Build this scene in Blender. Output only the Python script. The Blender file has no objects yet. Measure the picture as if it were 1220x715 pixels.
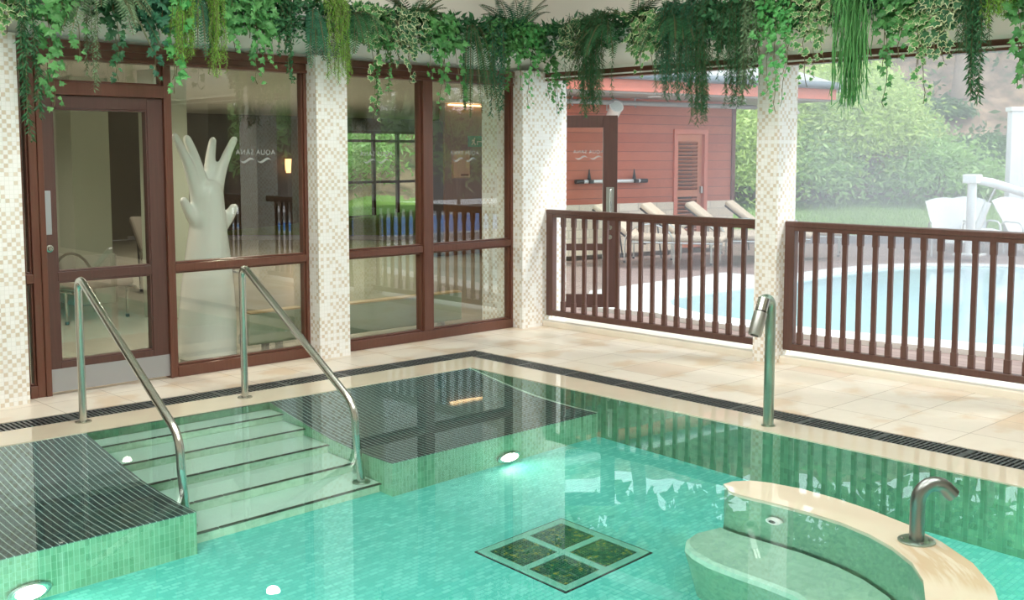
import bpy, math, random
from mathutils import Vector, Matrix
random.seed(7)
R = random.random
def U(a, b): return a + (b - a) * random.random()
sc = bpy.context.scene
col = sc.collection
PI = math.pi

# ------------------------------------------------------------------ camera
CX, CY, F, HZ, EYE = 610.0, 308.0, 1315.0, 185.0, 1.65
pitch = math.atan((CY - HZ) / F)
az = math.atan(1374 / (F / math.cos(pitch)))
FH = Vector((math.cos(az), math.sin(az), 0)); RT = Vector((math.sin(az), -math.cos(az), 0)); UPV = Vector((0, 0, 1))
FW = FH * math.cos(pitch) - UPV * math.sin(pitch); CU = UPV * math.cos(pitch) + FH * math.sin(pitch)
EYEP = Vector((0, 0, EYE))
cam = bpy.data.objects.new('camera', bpy.data.cameras.new('camera')); col.objects.link(cam)
M = Matrix((RT, CU, -FW)).transposed().to_4x4(); M.translation = EYEP
cam.matrix_world = M
cam.data.sensor_width = 36; cam.data.lens = F / 1220 * 36
cam.data.shift_x = 0.0; cam.data.shift_y = -(357.5 - CY) / 1220
cam.data.clip_end = 300
sc.camera = cam

# ------------------------------------------------------------------ world, exposure
w = bpy.data.worlds.new('sky'); sc.world = w; w.use_nodes = True
wn = w.node_tree; bg = wn.nodes['Background']
tc = wn.nodes.new('ShaderNodeTexCoord'); sx = wn.nodes.new('ShaderNodeSeparateXYZ'); rp = wn.nodes.new('ShaderNodeValToRGB')
wn.links.new(tc.outputs['Generated'], sx.inputs[0]); wn.links.new(sx.outputs['Z'], rp.inputs[0])
rp.color_ramp.elements[0].color = (.93, .96, .97, 1); rp.color_ramp.elements[0].position = 0
rp.color_ramp.elements[1].color = (.72, .86, 1.0, 1); rp.color_ramp.elements[1].position = .6
wn.links.new(rp.outputs[0], bg.inputs[0]); bg.inputs[1].default_value = 2.3
sc.view_settings.view_transform = 'Standard'; sc.view_settings.look = 'None'; sc.view_settings.gamma = 1
sc.view_settings.use_curve_mapping = False
sc.view_settings.exposure = 0.15
cy = sc.cycles
cy.max_bounces = 10; cy.diffuse_bounces = 4; cy.glossy_bounces = 4; cy.transmission_bounces = 6; cy.transparent_max_bounces = 16
cy.sample_clamp_indirect = 4; cy.blur_glossy = 1.0; cy.use_denoising = True
cy.caustics_refractive = True; cy.caustics_reflective = False

def light(name, kind, loc, energy, color=(1, 1, 1), size=1, size_y=None, rot=(0, 0, 0), spot=None):
    l = bpy.data.lights.new(name, kind); l.energy = energy; l.color = color
    if kind == 'AREA':
        l.shape = 'RECTANGLE'; l.size = size; l.size_y = size_y or size
    elif kind != 'SUN': l.shadow_soft_size = size
    if spot: l.spot_size = spot; l.spot_blend = .6
    o = bpy.data.objects.new(name, l); o.location = loc; o.rotation_euler = rot; col.objects.link(o); return o
sun = light('sun', 'SUN', (20, -5, 20), 3.0, (1, .97, .9)); sun.data.angle = math.radians(12)
sun.rotation_euler = (math.radians(38), math.radians(12), math.radians(20))
CZ = 4.2
# added area lights under the ceiling to brighten the pool room
for (x, y) in ((1.2, 4.6), (4.4, 4.6), (1.2, 1.4), (4.4, 1.4)):
    light('added_ceiling_fill', 'AREA', (x, y, CZ - .08), 104, (1, .97, .93), 2.2)

# ------------------------------------------------------------------ materials
def newmat(name):
    m = bpy.data.materials.new(name); m.use_nodes = True
    return m, m.node_tree, m.node_tree.nodes['Principled BSDF']
def mat(name, c, rough=.5, metal=0., noise=0., nscale=8., bump=0., bscale=60., spec=.5, trans=0., em=None, emc=None, coat=0.):
    m, nt, p = newmat(name)
    p.inputs['Base Color'].default_value = (*c, 1); p.inputs['Roughness'].default_value = rough
    p.inputs['Metallic'].default_value = metal; p.inputs['Specular IOR Level'].default_value = spec
    p.inputs['Coat Weight'].default_value = coat
    if noise:
        t = nt.nodes.new('ShaderNodeTexCoord'); n = nt.nodes.new('ShaderNodeTexNoise'); n.inputs['Scale'].default_value = nscale
        n.inputs['Detail'].default_value = 5
        mx = nt.nodes.new('ShaderNodeMix'); mx.data_type = 'RGBA'
        mx.inputs[6].default_value = (*[v * (1 - noise) for v in c], 1); mx.inputs[7].default_value = (*[min(1, v * (1 + noise)) for v in c], 1)
        nt.links.new(t.outputs['Object'], n.inputs['Vector']); nt.links.new(n.outputs[0], mx.inputs[0]); nt.links.new(mx.outputs[2], p.inputs['Base Color'])
    if bump:
        t = nt.nodes.new('ShaderNodeTexCoord'); n = nt.nodes.new('ShaderNodeTexNoise'); n.inputs['Scale'].default_value = bscale
        b = nt.nodes.new('ShaderNodeBump'); b.inputs['Strength'].default_value = bump; b.inputs['Distance'].default_value = .01
        nt.links.new(t.outputs['Object'], n.inputs['Vector']); nt.links.new(n.outputs[0], b.inputs['Height']); nt.links.new(b.outputs[0], p.inputs['Normal'])
    if em: p.inputs['Emission Color'].default_value = (*(emc or c), 1); p.inputs['Emission Strength'].default_value = em
    return m
class NT:
    def __init__(s, nt): s.nt = nt
    def n(s, t): return s.nt.nodes.new(t)
    def l(s, a, b): s.nt.links.new(a, b)
    def math(s, op, a, b=None, c=None):
        n = s.n('ShaderNodeMath'); n.operation = op
        for i, v in enumerate((a, b, c)):
            if v is None: continue
            if isinstance(v, (int, float)): n.inputs[i].default_value = v
            else: s.l(v, n.inputs[i])
        return n.outputs[0]
    def mix(s, f, a, b):
        n = s.n('ShaderNodeMix'); n.data_type = 'RGBA'
        if isinstance(f, (int, float)): n.inputs[0].default_value = f
        else: s.l(f, n.inputs[0])
        for i, v in ((6, a), (7, b)):
            if isinstance(v, tuple): n.inputs[i].default_value = (*v, 1)
            else: s.l(v, n.inputs[i])
        return n.outputs[2]
    def comb(s, x, y, z=0.):
        n = s.n('ShaderNodeCombineXYZ')
        for i, v in enumerate((x, y, z)):
            if isinstance(v, (int, float)): n.inputs[i].default_value = v
            else: s.l(v, n.inputs[i])
        return n.outputs[0]
    def xyz(s):
        g = s.n('ShaderNodeTexCoord'); x = s.n('ShaderNodeSeparateXYZ'); s.l(g.outputs['Object'], x.inputs[0]); return x.outputs[0], x.outputs[1], x.outputs[2], g.outputs['Object']
    def noise(s, vec, scale, detail=3):
        n = s.n('ShaderNodeTexNoise'); n.inputs['Scale'].default_value = scale; n.inputs['Detail'].default_value = detail; s.l(vec, n.inputs['Vector']); return n.outputs[0]
    def ramp(s, f, stops):
        n = s.n('ShaderNodeValToRGB'); s.l(f, n.inputs[0]); e = n.color_ramp.elements
        while len(e) < len(stops): e.new(.5)
        for k, (p_, c_) in enumerate(stops): e[k].position = p_; e[k].color = (*c_, 1)
        return n.outputs[0]
def tiled(name, cu, cv, stops, grout, g=.08, horizontal=False, rough=.25, parity=None, stain=None, groutmix=1., var=.0, stagger=False):
    """small tiles: one random colour per tile out of 'stops', a grout line around each"""
    m, nt, p = newmat(name); k = NT(nt); x, y, z, vec = k.xyz()
    a, b = (x, y) if horizontal else (k.math('ADD', x, y), z)
    a = k.math('DIVIDE', a, cu); b = k.math('DIVIDE', b, cv)
    fb = k.math('FLOOR', b)
    if stagger: a = k.math('ADD', a, k.math('MULTIPLY', k.math('FLOORED_MODULO', fb, 2.), .5))
    fa = k.math('FLOOR', a)
    wn_ = k.n('ShaderNodeTexWhiteNoise'); wn_.noise_dimensions = '2D'; k.l(k.comb(fa, fb), wn_.inputs['Vector'])
    c = k.ramp(wn_.outputs[0], stops)
    if parity:
        par = k.math('FLOORED_MODULO', k.math('ADD', fa, fb), 2.)
        use = k.math('MULTIPLY', k.math('GREATER_THAN', par, .5), k.math('LESS_THAN', wn_.outputs[0], .66))
        c = k.mix(use, c, k.mix(wn_.outputs[0], (.66, .57, .45), (.79, .74, .65)))
    ga = k.math('LESS_THAN', k.math('FRACT', a), g); gb = k.math('LESS_THAN', k.math('FRACT', b), g * cu / cv)
    gr = k.math('MULTIPLY', k.math('MAXIMUM', ga, gb), groutmix)
    if stain:
        n1 = k.noise(vec, stain[1], 8); f = k.ramp(n1, ((stain[2], (0, 0, 0)), (stain[2] + .1, (1, 1, 1)))); c = k.mix(k.math('MULTIPLY', f, stain[3]), c, stain[0])
    if var:
        n2 = k.noise(vec, 14, 5); c = k.mix(k.math('MULTIPLY', n2, var), c, tuple(v * .6 for v in stops[0][1]))
    k.l(k.mix(gr, c, grout), p.inputs['Base Color']); p.inputs['Roughness'].default_value = rough
    bp = k.n('ShaderNodeBump'); bp.inputs['Strength'].default_value = .25; bp.inputs['Distance'].default_value = .002
    k.l(k.math('SUBTRACT', 1., gr), bp.inputs['Height']); k.l(bp.outputs[0], p.inputs['Normal'])
    return m
m_column = tiled('white_and_beige_mosaic', .0285, .0285, ((0, (.86, .86, .83)), (1, (.9, .9, .88))), (.78, .78, .75), .1, rough=.22,
                 parity=True)
m_deck = tiled('cream_stone_tiles', .46, .46, ((0, (.78, .70, .57)), (.5, (.84, .77, .66)), (.85, (.83, .76, .65)), (1, (.72, .58, .45))), (.40, .33, .25), .012, True, .32,
               stain=((.66, .47, .29), 2.4, .52, .6), var=.25)
m_coping = mat('cream_coping_stone', (.84, .79, .68), .35, noise=.08, nscale=5)
m_coping_wet = mat('wet_cream_coping_stone', (.66, .59, .45), .5, noise=.1, nscale=4, coat=1.)
m_coping_wet.node_tree.nodes['Principled BSDF'].inputs['Coat IOR'].default_value = 1.5
m_coping_wet.node_tree.nodes['Principled BSDF'].inputs['Coat Roughness'].default_value = .02
m_green = tiled('green_strip_tiles', .026, .095, ((0, (.035, .15, .075)), (.5, (.05, .19, .10)), (1, (.08, .24, .13))), (.08, .24, .14), .12, False, .3, groutmix=.6)
m_green_pale = tiled('pale_green_strip_tiles', .03, .06, ((0, (.30, .48, .33)), (.5, (.35, .54, .38)), (1, (.40, .58, .43))), (.42, .60, .45), .1, False, .3, groutmix=.6)
m_floor = tiled('turquoise_floor_mosaic', .055, .03, ((0, (.10, .54, .47)), (.5, (.14, .62, .54)), (1, (.20, .69, .61))), (.10, .54, .47), .12, True, .35, stagger=True)
m_tread = mat('pale_green_step_tread', (.58, .80, .70), .4, noise=.05, nscale=20)
m_nosing = mat('dark_nosing_tile', (.03, .05, .035), .4)
m_seat = tiled('pale_seat_mosaic', .03, .03, ((0, (.34, .58, .45)), (1, (.42, .66, .53))), (.38, .62, .49), .1, True, .35, groutmix=.4)
m_seat_wall = tiled('green_seat_mosaic', .03, .03, ((0, (.09, .24, .15)), (1, (.14, .31, .20))), (.13, .30, .19), .1, False, .35, groutmix=.4)

def stained_coping():
    m = m_coping_wet.copy(); m.name = 'stained_wet_coping'; nt = m.node_tree; k = NT(nt); p = nt.nodes['Principled BSDF']; x, y, z, vec = k.xyz()
    src = p.inputs['Base Color'].links[0].from_socket
    dx = k.math('SUBTRACT', x, 4.36 - 4.4); dy = k.math('SUBTRACT', y, 1.86 - 2.4)
    r = k.math('SQRT', k.math('ADD', k.math('MULTIPLY', dx, dx), k.math('MULTIPLY', dy, dy)))
    ang = k.math('SQRT', k.math('ADD', k.math('POWER', k.math('SUBTRACT', x, 3.2 - 4.4), 2.), k.math('POWER', k.math('SUBTRACT', y, 3.0 - 2.4), 2.)))
    st = k.noise(k.comb(k.math('MULTIPLY', ang, 30.), k.math('MULTIPLY', k.math('ADD', x, y), 2.5)), 1., 4)
    f = k.math('MULTIPLY', k.math('MAXIMUM', 0., k.math('SUBTRACT', 1., k.math('DIVIDE', r, .36))), k.math('MAXIMUM', 0., k.math('MULTIPLY', k.math('SUBTRACT', st, .40), 7.)))
    k.l(k.mix(k.math('MINIMUM', f, .5), src, (.46, .28, .11)), p.inputs['Base Color']); return m
m_coping_seat = stained_coping()

def wood(name, c1, c2, rough=.35, axis=2, scale=3., spec=.5):
    m, nt, p = newmat(name); k = NT(nt); x, y, z, vec = k.xyz()
    mp = k.n('ShaderNodeMapping'); s = [18., 18., 18.]; s[axis] = 1.2; mp.inputs['Scale'].default_value = s; k.l(vec, mp.inputs['Vector'])
    k.l(k.mix(k.noise(mp.outputs[0], scale, 6), c1, c2), p.inputs['Base Color']); p.inputs['Roughness'].default_value = rough
    p.inputs['Specular IOR Level'].default_value = spec
    return m
m_frame = wood('red_brown_timber_frame', (.085, .032, .020), (.165, .065, .042), .3)
m_frame_h = wood('red_brown_timber_rail', (.085, .032, .020), (.165, .065, .042), .3, 0)
m_rail = wood('dark_brown_balustrade', (.07, .034, .028), (.14, .07, .055), .3)
m_door_dark = wood('dark_brown_door', (.06, .028, .022), (.11, .05, .04), .4)
m_wood_wall = wood('warm_wood_panel', (.22, .11, .07), (.33, .18, .115), .4, 2, 2)
m_steel = mat('brushed_stainless_steel', (.55, .56, .52), .22, 1, bump=.02, bscale=200)
m_steel_dull = mat('satin_stainless_steel', (.46, .48, .46), .34, 1)
m_steel_aged = mat('stained_stainless_steel', (.36, .46, .40), .3, 1, noise=.35, nscale=6)
m_plate = mat('satin_kick_plate', (.42, .43, .45), .45, .7)
m_white = mat('white_gloss_plastic', (.86, .86, .82), .18)
m_cream = mat('cream_painted_plaster', (.80, .82, .78), .45)
m_upper = mat('grey_cream_wall_paint', (.86, .83, .76), .8, noise=.04, nscale=2)
m_ceiling = mat('ceiling_paint', (.74, .72, .66), .9)
m_pillar = mat('pale_green_grey_plaster', (.50, .54, .44), .7)
m_black = mat('black_plastic', (.02, .02, .022), .4)
m_dark = mat('near_black', (.006, .007, .008), .8)  # near black; stands in for shade under the grate and behind louvres
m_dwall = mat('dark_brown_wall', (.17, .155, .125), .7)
m_drain = mat('charcoal_plastic_grating', (.055, .065, .065), .35)
m_radiator = mat('olive_backlight_tint', (.26, .30, .20), .45)  # olive tint puts the backlight into the panel colour
m_brass = mat('bright_metal', (.7, .55, .35), .3, 1)

def glass_mat(name, ior=1.9, tint=(.93, .96, .94)):
    m, nt, p = newmat(name); nt.nodes.remove(p); k = NT(nt); out = nt.nodes['Material Output']
    t = k.n('ShaderNodeBsdfTransparent'); t.inputs[0].default_value = (*tint, 1)
    g = k.n('ShaderNodeBsdfGlossy'); g.inputs['Roughness'].default_value = 0; f = k.n('ShaderNodeFresnel'); f.inputs[0].default_value = ior
    mx = k.n('ShaderNodeMixShader'); gm = k.n('ShaderNodeNewGeometry'); k.l(k.math('MULTIPLY', f.outputs[0], k.math('SUBTRACT', 1., gm.outputs['Backfacing'])), mx.inputs[0]); k.l(t.outputs[0], mx.inputs[1]); k.l(g.outputs[0], mx.inputs[2]); k.l(mx.outputs[0], out.inputs[0])
    return m
m_glass = glass_mat('window_glass', 2.3)
m_glass_door = glass_mat('door_glass', 1.5)
def water_mat():
    m, nt, p = newmat('clear_pool_water'); nt.nodes.remove(p); k = NT(nt); out = nt.nodes['Material Output']
    g = k.n('ShaderNodeBsdfGlass'); g.inputs['IOR'].default_value = 1.33; g.inputs['Roughness'].default_value = 0; g.inputs['Color'].default_value = (.93, 1, .985, 1)
    x, y, z, vec = k.xyz()
    b = k.n('ShaderNodeBump'); b.inputs['Strength'].default_value = .03; b.inputs['Distance'].default_value = .02
    k.l(k.math('ADD', k.noise(vec, 1.6, 1), k.math('MULTIPLY', k.noise(vec, 7, 1), .10)), b.inputs['Height']); k.l(b.outputs[0], g.inputs['Normal']); k.l(g.outputs[0], out.inputs[0])
    return m
m_water = water_mat()

# ------------------------------------------------------------------ helpers
def tag(o, label=None, cat=None, group=None, kind=None):
    if label: o['label'] = label
    if cat: o['category'] = cat
    if group: o['group'] = group
    if kind: o['kind'] = kind
    return o
def empty(name, loc=(0, 0, 0), rz=0., label=None, cat=None, group=None):
    o = bpy.data.objects.new(name, None); o.location = loc; o.rotation_euler[2] = rz; o.empty_display_size = .1
    col.objects.link(o); return tag(o, label, cat, group)
def kids(o): return [c for c in bpy.data.objects if c.parent == o]
def copy_tree(o, parent=None):
    c = o.copy(); col.objects.link(c)
    if parent is not None: c.parent = parent
    for ch in kids(o): copy_tree(ch, c)
    return c
class MB:
    def __init__(s): s.v = []; s.f = []; s.m = []
    def add(s, vs, fs, mi=0):
        b = len(s.v); s.v += [tuple(q) for q in vs]; s.f += [tuple(b + i for i in f) for f in fs]; s.m += [mi] * len(fs)
    def box(s, x0, x1, y0, y1, z0, z1, mi=0, T=None):
        vs = [Vector((x, y, z)) for z in (z0, z1) for y in (y0, y1) for x in (x0, x1)]
        if T: vs = [T @ q for q in vs]
        s.add(vs, [(0, 2, 3, 1), (4, 5, 7, 6), (0, 1, 5, 4), (2, 6, 7, 3), (0, 4, 6, 2), (1, 3, 7, 5)], mi); return s
    def tube(s, pts, r, seg=12, mi=0, caps=True):
        pts = [Vector(p) for p in pts]; n = len(pts); rs = r if isinstance(r, (list, tuple)) else [r] * n
        vs = []; t0 = (pts[1] - pts[0]).normalized(); up = Vector((0, 0, 1)) if abs(t0.z) < .9 else Vector((1, 0, 0))
        a = t0.cross(up).normalized()
        for i, q in enumerate(pts):
            t = ((pts[min(i + 1, n - 1)] - pts[max(i - 1, 0)])).normalized()
            a = (a - t * a.dot(t)).normalized(); b = t.cross(a)
            for j in range(seg):
                th = 2 * PI * j / seg; vs.append(q + (a * math.cos(th) + b * math.sin(th)) * rs[i])
        fs = [(i * seg + j, i * seg + (j + 1) % seg, (i + 1) * seg + (j + 1) % seg, (i + 1) * seg + j) for i in range(n - 1) for j in range(seg)]
        if caps: fs += [tuple(reversed(range(seg))), tuple(range((n - 1) * seg, n * seg))]
        s.add(vs, fs, mi); return s
    def lathe(s, prof, c=(0, 0, 0), seg=28, mi=0, T=None):
        vs = []
        for (r, z) in prof:
            for j in range(seg):
                th = 2 * PI * j / seg; q = Vector((r * math.cos(th), r * math.sin(th), z)); vs.append((T @ q if T else q) + Vector(c))
        fs = [(i * seg + j, i * seg + (j + 1) % seg, (i + 1) * seg + (j + 1) % seg, (i + 1) * seg + j) for i in range(len(prof) - 1) for j in range(seg)]
        fs += [tuple(reversed(range(seg))), tuple(range((len(prof) - 1) * seg, len(prof) * seg))]
        s.add(vs, fs, mi); return s
    def prism(s, poly, z0, z1, mi=0, top_mi=None):
        n = len(poly); vs = [(x, y, z0) for x, y in poly] + [(x, y, z1) for x, y in poly]
        s.add(vs, [(i, (i + 1) % n, n + (i + 1) % n, n + i) for i in range(n)], mi)
        s.add(vs, [tuple(reversed(range(n)))], mi); s.add(vs, [tuple(range(n, 2 * n))], mi if top_mi is None else top_mi); return s
    def build(s, name, mats, parent=None, smooth=False, bevel=0., xf=None):
        me = bpy.data.meshes.new(name); vs = [xf(Vector(q)) for q in s.v] if xf else s.v
        me.from_pydata([tuple(q) for q in vs], [], s.f); mats = mats if isinstance(mats, (list, tuple)) else [mats]
        for mm in mats: me.materials.append(mm)
        if len(mats) > 1: me.polygons.foreach_set('material_index', s.m)
        if smooth:
            me.polygons.foreach_set('use_smooth', [True] * len(me.polygons))
            me.set_sharp_from_angle(angle=math.radians(40))
        me.update()
        o = bpy.data.objects.new(name, me); col.objects.link(o)
        if parent is not None: o.parent = parent
        if bevel:
            b = o.modifiers.new('edge', 'BEVEL'); b.width = bevel; b.segments = 2; b.limit_method = 'ANGLE'
        return o
def arc(p0, p1, p2, n=8):
    p0, p1, p2 = map(Vector, (p0, p1, p2))
    return [p0 * (1 - t) ** 2 + p1 * 2 * t * (1 - t) + p2 * t * t for t in [i / n for i in range(n + 1)]]
def bent(pts, rad=.08, n=7):
    """polyline with rounded corners"""
    pts = [Vector(p) for p in pts]; out = [pts[0]]
    for i in range(1, len(pts) - 1):
        a, b, c = pts[i - 1], pts[i], pts[i + 1]; r1 = min(rad, (a - b).length * .45, (c - b).length * .45)
        out += arc(b + (a - b).normalized() * r1, b, b + (c - b).normalized() * r1, n)
    return out + [pts[-1]]
def struct(o): o['kind'] = 'structure'; return o
# the pool's back edge is not quite square to the walls
def SH(q):
    k = max(0., min(1., q.y / 6.4)); return Vector((q.x + .022 * (q.y - 4.2) * (q.x / 5.6), q.y + .028 * (5.65 - q.x) * k, q.z))

# ================================================================== STRUCTURE: pool room
XP, YP, XL, YN, ZF = 5.62, 6.36, .7, .7, -1.06         # pool: right wall, back wall, left wall, near wall, floor
YG = 7.63; XR = 7.65
# deck floor as four slabs around the pool and its drain
mb = MB()
dk = .23
def deckpoly(p): mb.prism(p, -.12, 0.)
ox, oy = 6.14, 6.93; lx, ly = XL - .52, YN - .52
E_ = 0.0
def s2(x, y): q = SH(Vector((x, y, 0))); return (q.x, q.y)
deckpoly([(-4, s2(lx, oy)[1] + .1), s2(lx, oy), s2(ox, oy), (7.60, s2(ox, oy)[1] - .05), (7.60, YG + .25), (-4, YG + .25)])
deckpoly([s2(ox, oy), s2(ox, ly), (7.60, ly), (7.60, s2(ox, oy)[1] - .05)])
deckpoly([(-4, -4), (7.60, -4), (7.60, ly), s2(ox, ly), s2(lx, ly), (-4, ly)])
deckpoly([(-4, ly), s2(lx, ly), s2(lx, oy), (-4, s2(lx, oy)[1] + .1)])
struct(mb.build('floor', m_deck))
# coping ring under the film of water
ix, iy, nx, ny = 5.92, 6.70, XL - .30, YN - .30
mb = MB()
for p in ([(nx, YP), (ix, YP), (ix, iy), (nx, iy)], [(XP, ny), (ix, ny), (ix, YP), (XP, YP)], [(nx, ny), (XP, ny), (XP, YN), (nx, YN)], [(nx, YN), (XL, YN), (XL, YP), (nx, YP)]):
    mb.prism(p, -.14, .0)
struct(mb.build('trim_1', m_coping_wet, xf=SH))
# pool shell: walls + floor
mb = MB()
mb.box(XL - .1, XP + .1, YN - .1, YP + .1, ZF - .1, ZF, 1)
mb.box(XP, XP + .1, YN - .1, YP + .1, ZF, -.14); mb.box(XL - .1, XP, YP, YP + .1, ZF, -.14)
mb.box(XL - .1, XL, YN - .1, YP, ZF, -.14); mb.box(XL, XP, YN - .1, YN, ZF, -.14)
# tile faces rise to the coping edge
mb.box(XP - .004, XP, YN, YP, ZF, -.02); mb.box(XL, XP, YP - .004, YP, ZF, -.02)
struct(mb.build('floor_pool', [m_green, m_floor], xf=SH))
# water, level with the drain
mb = MB(); N = 1
mb.add([(XL - .01, YN - .01, -.004), (XP + .01, YN - .01, -.004), (XP + .01, YP + .01, -.004), (XL - .01, YP + .01, -.004)], [(0, 1, 2, 3)])
tag(mb.build('pool_water', m_water, xf=SH), 'clear turquoise water filling the indoor pool up to its drain', 'water', kind='stuff')

# drain channel
def grating(name, p0, p1, w_, label):
    """p0->p1 centre line of the grating"""
    root = empty(name, (p0[0], p0[1], -.01), 0, label, 'drain grating')
    d = Vector((p1[0] - p0[0], p1[1] - p0[1], 0)); L = d.length; a = math.atan2(d.y, d.x); root.rotation_euler[2] = a
    c = MB(); c.box(0, L, -w_ / 2, w_ / 2, -.10, -.09); c.box(0, L, -w_ / 2, -w_ / 2 + .006, -.10, -.004); c.box(0, L, w_ / 2 - .006, w_ / 2, -.10, -.004)
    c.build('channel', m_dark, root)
    g = MB(); n = int(L / .030)
    for i in range(n):
        x = L * (i + .5) / n; g.box(x - .008, x + .008, -w_ / 2 + .012, w_ / 2 - .012, -.012, .006)
    for i in range(0, n, 17):
        x = L * (i) / n; g.box(x - .014, x + .014, -w_ / 2 + .012, w_ / 2 - .012, -.012, .0065)
    for y in (-w_ / 2 + .012, w_ / 2 - .012, 0): g.box(0, L, y - (.007 if y else .003), y + (.007 if y else .003), -.014, .007)
    g.build('slatted_grate', m_drain, root)
my, mx_ = (iy + oy) / 2, (ix + ox) / 2
A = s2(lx, my); B = s2(ox, my); grating('drain_grating', A, B, .225, 'dark slotted drain grating along the pool edge below the glass wall')
A = s2(mx_, my - .12); B = s2(mx_, ly); grating('drain_grating', A, B, .215, 'dark slotted drain grating along the pool edge facing the balustrades')
# hidden near sides of the channel, plain stone
mb = MB(); mb.prism([(lx, ly), (ox - .23, ly), (ox - .23, ny), (lx, ny)], -.1, -.002); mb.prism([(lx, ny), (nx, ny), (nx, iy), (lx, iy)], -.1, -.002)
struct(mb.build('trim_2', m_coping, xf=SH))

# --- walls behind and beside the camera, ceiling, bulkhead
mb = MB(); mb.box(-4.2, -4, -4, YG + .3, 0, CZ); struct(mb.build('wall_left', m_upper))
mb = MB(); mb.box(-4.2, 8.2, -4.2, -4, 0, CZ); struct(mb.build('wall_near', m_upper))
mb = MB(); mb.box(7.60, 7.9, -4, 1.3, 0, 2.43); struct(mb.build('wall_right_near', m_dwall))
mb = MB(); mb.box(-4.2, 8.2, -4.2, 8.2, CZ, CZ + .2); struct(mb.build('ceiling', m_ceiling))
mb = MB(); mb.box(-4.2, 7.9, 7.72, 7.9, 2.42, CZ); struct(mb.build('wall_back', m_upper))
mb = MB(); mb.box(7.88, 8.06, -4, 7.9, 2.42, CZ); struct(mb.build('wall_right', m_upper))
# curved cream planter ledge carrying the greenery
prof = [(0, 2.43), (-.02, 2.43), (-.03, 2.455), (-.06, 2.47), (-.10, 2.50), (-.17, 2.55), (-.23, 2.62), (-.26, 2.70), (-.26, 2.74), (0, 2.74)]
mb = MB(); vs = []
for (o_, z) in prof: vs += [(-4, YG + o_ - .01, z), (7.62 + o_, YG + o_ - .01, z)]
n = len(prof); mb.add(vs, [(2 * i, 2 * i + 1, 2 * i + 3, 2 * i + 2) for i in range(n - 1)])
mb.box(-4, 7.88, YG - .01, 7.75, 2.43, 2.74)
vs = []
for (o_, z) in prof: vs += [(7.62 + o_, YG + o_ - .01, z), (7.62 + o_, -4, z)]
mb.add(vs, [(2 * i, 2 * i + 1, 2 * i + 3, 2 * i + 2) for i in range(n - 1)])
mb.box(7.62, 7.9, -4, YG, 2.43, 2.74)
struct(mb.build('trim_3', m_cream, smooth=True))
# brown head boards
mb = MB(); mb.box(-4, 7.3, YG - .05, YG + .05, 2.30, 2.43); mb.box(-4, 7.3, YG - .075, YG - .05, 2.375, 2.43); mb.box(-4, 7.3, YG - .065, YG - .05, 2.30, 2.325)
struct(mb.build('trim_4', m_frame_h, bevel=.004))
mb = MB(); mb.box(7.60, 7.72, -4, YG, 2.385, 2.43); struct(mb.build('trim_5', m_frame_h, bevel=.004))
mb = MB(); mb.box(7.585, 7.70, -4, YG - .1, 2.372, 2.385); struct(mb.build('trim_6', m_white))
mb = MB(); mb.box(7.60, 7.70, -4, YG - .1, 2.352, 2.372); struct(mb.build('trim_7', m_frame_h))
# stone kerb under the balustrades
mb = MB(); mb.box(7.58, 7.93, -4, 7.46, -.12, .055); struct(mb.build('trim_8', m_coping, bevel=.012))

# --- mosaic columns
def column(x0, x1, y0, y1, label):
    o = MB().box(x0, x1, y0, y1, 0, 2.44).build('mosaic_column', m_column)
    tag(o, label, 'column', 'mosaic columns')
column(2.0, 2.70, 7.44, 7.70, 'white and beige mosaic column cut by the left edge, beside the door sidelight')
column(5.00, 5.295, 7.44, 7.69, 'white and beige mosaic column between the single window and the double window')
column(7.30, 7.90, 7.45, 8.02, 'wide white and beige mosaic column in the room corner where the balustrade begins')
column(7.50, 7.76, 4.80, 5.00, 'slim white and beige mosaic column between the two balustrades, behind the tall spout')
column(7.50, 7.80, 2.30, 2.72, 'white and beige mosaic column at the far end of the second balustrade')

# --- window wall
def frame_member(mb, x0, x1, z0, z1, d=.05): mb.box(x0, x1, YG - d, YG + d, z0, z1)
def pane(x0, x1, z0, z1, parent, name='pane'):
    return MB().box(x0, x1, YG - .004, YG + .004, z0, z1).build(name, m_glass, parent)
def bead(mb, x0, x1, z0, z1, t=.014):
    y0, y1 = YG - .030, YG + .030
    mb.box(x0, x0 + t, y0, y1, z0, z1); mb.box(x1 - t, x1, y0, y1, z0, z1); mb.box(x0 + t, x1 - t, y0, y1, z0, z0 + t); mb.box(x0 + t, x1 - t, y0, y1, z1 - t, z1)
def lettering(parent, x, z, y=YG - .012, size=.055, rot=PI, loc=None):
    c = bpy.data.curves.new('etched_lettering', 'FONT'); c.body = 'AQUA SANA'; c.size = size; c.align_x = 'CENTER'; c.extrude = .001; c.space_character = 1.15
    o = bpy.data.objects.new('etched_lettering', c); col.objects.link(o); o.location = loc or (x, y, z); o.rotation_euler = (PI / 2, 0, rot); c.materials.append(m_etch); o.parent = parent
    wv = MB()
    for k in (-1, 1):
        pts = []
        for i in range(13):
            t = i / 12; xx = k * .075 + (t - .5) * .13; zz = -.045 + .014 * math.sin(t * 2 * PI) * (1 if k > 0 else 1); th = .010 * math.sin(t * PI) + .001
            pts.append((xx, zz, th))
        vs = [(a, -.001, b + c_) for a, b, c_ in pts] + [(a, -.001, b - c_) for a, b, c_ in pts]
        wv.add(vs, [(i, i + 1, 14 + i, 13 + i) for i in range(12)])
    q = wv.build('wave_emblem', m_etch, parent); q.location = loc or (x, y, z); q.rotation_euler = (0, 0, rot)
m_etch = mat('frosted_lettering', (.55, .58, .56), .5)
m_etch.node_tree.nodes['Principled BSDF'].inputs['Alpha'].default_value = .5

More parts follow.
